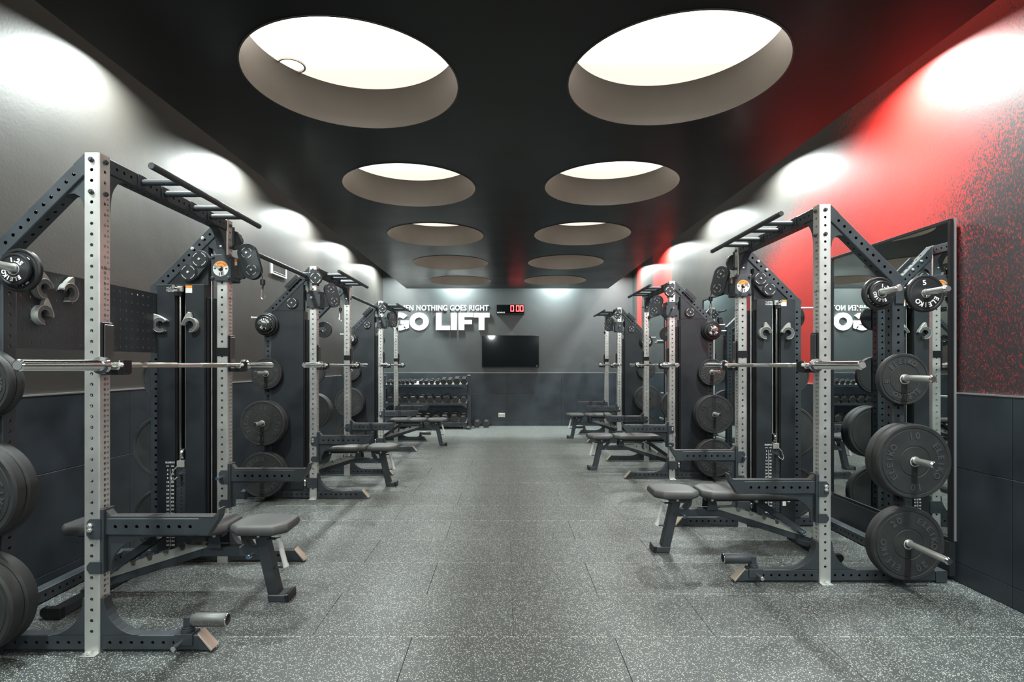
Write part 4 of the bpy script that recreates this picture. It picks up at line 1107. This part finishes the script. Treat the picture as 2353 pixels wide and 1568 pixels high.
collar(XRr+.192, yc2, 1.605, 0, 1, 0, 'grey barbell collar on the left cabinet panel of the nearest right rack')
collar(XRr+.372, yc2, 1.603, 0, -1, 6, 'grey barbell collar on the right cabinet panel of the nearest right rack')
xp = XLr-.4495+.001
collar(xp, 2.715, 1.727, PI/2, 1, -10, 'grey barbell collar high on the pegboard, half behind the small plates')
collar(xp, 2.875, 1.729, PI/2, -1, 10, 'grey barbell collar high on the pegboard, nearer the front upright')
collar(xp, 2.715, 1.595, PI/2, 1, 10, 'lowest grey barbell collar on the pegboard')

# ---------------------------------------------------------------- dumbbell rack and dumbbells
dr = thing('dumbbell_rack', 'three-tier black dumbbell rack along the back wall', 'dumbbell rack', (-1.655, 11.6, 0))
xl_, xr_ = -2.60+1.655, -.735+1.655
def dpart(n, mb, mt, bevel=.0015): return obj(n, mb.mesh(bevel), mt, dr)
for x in (xl_, xr_-.07):
    Mx = MB().perf(.07, .07, 1.06, rng(.05, 1.02, .05), rng(.05, 1.02, .05), .007, n=8)
    o = obj('post', Mx.mesh(), 'black', dr, (x, -.10, .06))
    dpart('post_cap', MB().box(x+.002, x+.068, -.098, -.032, 1.12, 1.128), 'framealu')
    Mf = MB().perf(.07, .06, .60, rng(.05, .56, .05), [], .007, n=8)
    Mf.v = [Vector((v.x+x, v.z-.30, .062-v.y)) for v in Mf.v]
    dpart('foot', Mf, 'black', 0)
    dpart('foot_end', MB().prism([(-.31, .0), (-.301, .0), (-.301, .062), (-.33, .03)], x, x+.07, 'x'), 'black', 0)
TILT = 8.5
for k, (z, tilt) in enumerate(((.925, 0), (.535, 0), (.125, 0))):
    x0, x1 = xl_+.072, xr_-.072
    RT = Matrix.Translation(Vector((0, -.24, z))) @ Matrix.Rotation(math.radians(TILT), 4, 'X') @ Matrix.Translation(Vector((0, .24, -z)))
    dpart('shelf', MB().box(x0, x1, -.235, .235, z-.006, z-.001).xf(RT), 'grey')
    dpart('shelf_lip', MB().box(x0, x1, -.241, -.2355, z-.042, z+.010).xf(RT), 'black')
    dpart('shelf_back_rail', MB().box(x0, x1, .2355, .241, z-.03, z+.03).xf(RT), 'black')
    for x in (x0, x1-.012): dpart('shelf_gusset', MB().prism([(x, z-.006), (x, z-.11), (x+.012 if x == x0 else x+.012, z-.11), (x+.012, z-.006)], -.10, -.04, 'y'), 'black')
    for x, sgn in ((x0, 1), (x1, -1)):
        dpart('corner_gusset', MB().prism([(x, z-.042), (x+sgn*.09, z-.042), (x, z-.11)], -.238, -.232, 'y'), 'black')
_db = {}
def dumbbell(x, yf, z, w, rot, label, group, L=None, yaw=0, tilt=8.5):
    """hex dumbbell, width across flats w; yf = y of the near face"""
    L = L or (.16+.9*w); hl = w*.62
    k = (round(w, 3), round(L, 3), rot)
    if k not in _db:
        r = w/2/math.cos(PI/6)*.97
        def head(y0, y1):
            mb = MB(); ch = w*.12
            lay = [(y0, r-ch), (y0+ch*.5, r), (y1-ch*.3, r), (y1, r-ch*.7)]; vs = []
            for yy, rr in lay:
                for i in range(6):
                    a = PI/6+PI/3*i+PI/6+math.radians(rot); vs.append((math.cos(a)*rr, yy, math.sin(a)*rr))
            fs = [tuple(range(6)), tuple(range(23, 17, -1))]
            for q in range(3): fs += [(q*6+i, (q+1)*6+i, (q+1)*6+(i+1) % 6, q*6+(i+1) % 6) for i in range(6)]
            return mb.add(vs, fs)
        _db[k] = (head(0, hl).mesh(), head(L-hl, L).mesh(), MB().cyl((0, hl, 0), (0, L-hl, 0), .015, 14).mesh(0, True))
    hz = w/2*.97 if rot == 0 else w/2*.97/math.cos(PI/6)
    t = thing('dumbbell', label, 'dumbbell', (x, yf, z+hz), group)
    t.rotation_euler = (math.radians(tilt), 0, math.radians(yaw))
    obj('head', _db[k][0], 'hex', t); obj('head', _db[k][1], 'hex', t); obj('handle', _db[k][2], 'chrome', t)
def dx5(c, d=11.40): return (870+c/8.715-1161)/1245*d
top = [(205, 80), (288, 80), (362, 82), (415, 85), (490, 85), (575, 88), (680, 80), (850, 90), (955, 90), (1065, 95), (1180, 95), (1300, 122), (1425, 118), (1565, 140), (1710, 135)]
ordn = ['first', 'second', 'third', 'fourth', 'fifth', 'sixth', 'seventh', 'eighth', 'ninth', 'tenth', 'eleventh', 'twelfth', 'thirteenth', 'fourteenth', 'fifteenth']
def fit(lst, gap=.004, lo=None, hi=None):
    out = [(dx5(c), w/8.715/1245*11.4) for c, w in lst]
    return out
for i, (x, w) in enumerate(fit(top)):
    dumbbell(x, 11.375, .930, w*.97, 0, f'{ordn[i]} dumbbell from the left on the top shelf', 'small dumbbells on the top shelf', L=.18+.5*w, yaw=(-7 if 3 <= i <= 6 else 0))
mid = [(235, 140), (420-20, 140), (535, 140), (690, 150), (865, 150), (1030, 145), (1195, 150), (1360, 150), (1535, 145), (1700, 140)]
for i, (x, w) in enumerate(fit(mid)):
    dumbbell(x, 11.375, .540, w*.95, 30 if i == 7 else 0, f'{ordn[i]} black hex dumbbell from the left on the middle shelf', 'dumbbells on the middle shelf', L=.30)
bot = [(620, 150), (795, 155), (970, 155), (1150, 160), (1325, 175), (1515, 178), (1690, 150)]
for i, (x, w) in enumerate(fit(bot)):
    dumbbell(x, 11.375, .130, w*.95, 30 if i == 3 else 0, f'{ordn[len(bot)-1-i]} large hex dumbbell from the right on the bottom shelf', 'large dumbbells on the bottom shelf', L=.33)
for c, nm in ((1965, 'left'), (2155, 'right')):
    dumbbell(dx5(c, 11.62), 11.60, 0, .150, 0, f'{nm} one of two hex dumbbells on the floor beside the rack', 'dumbbells on the floor', L=.33, tilt=0)
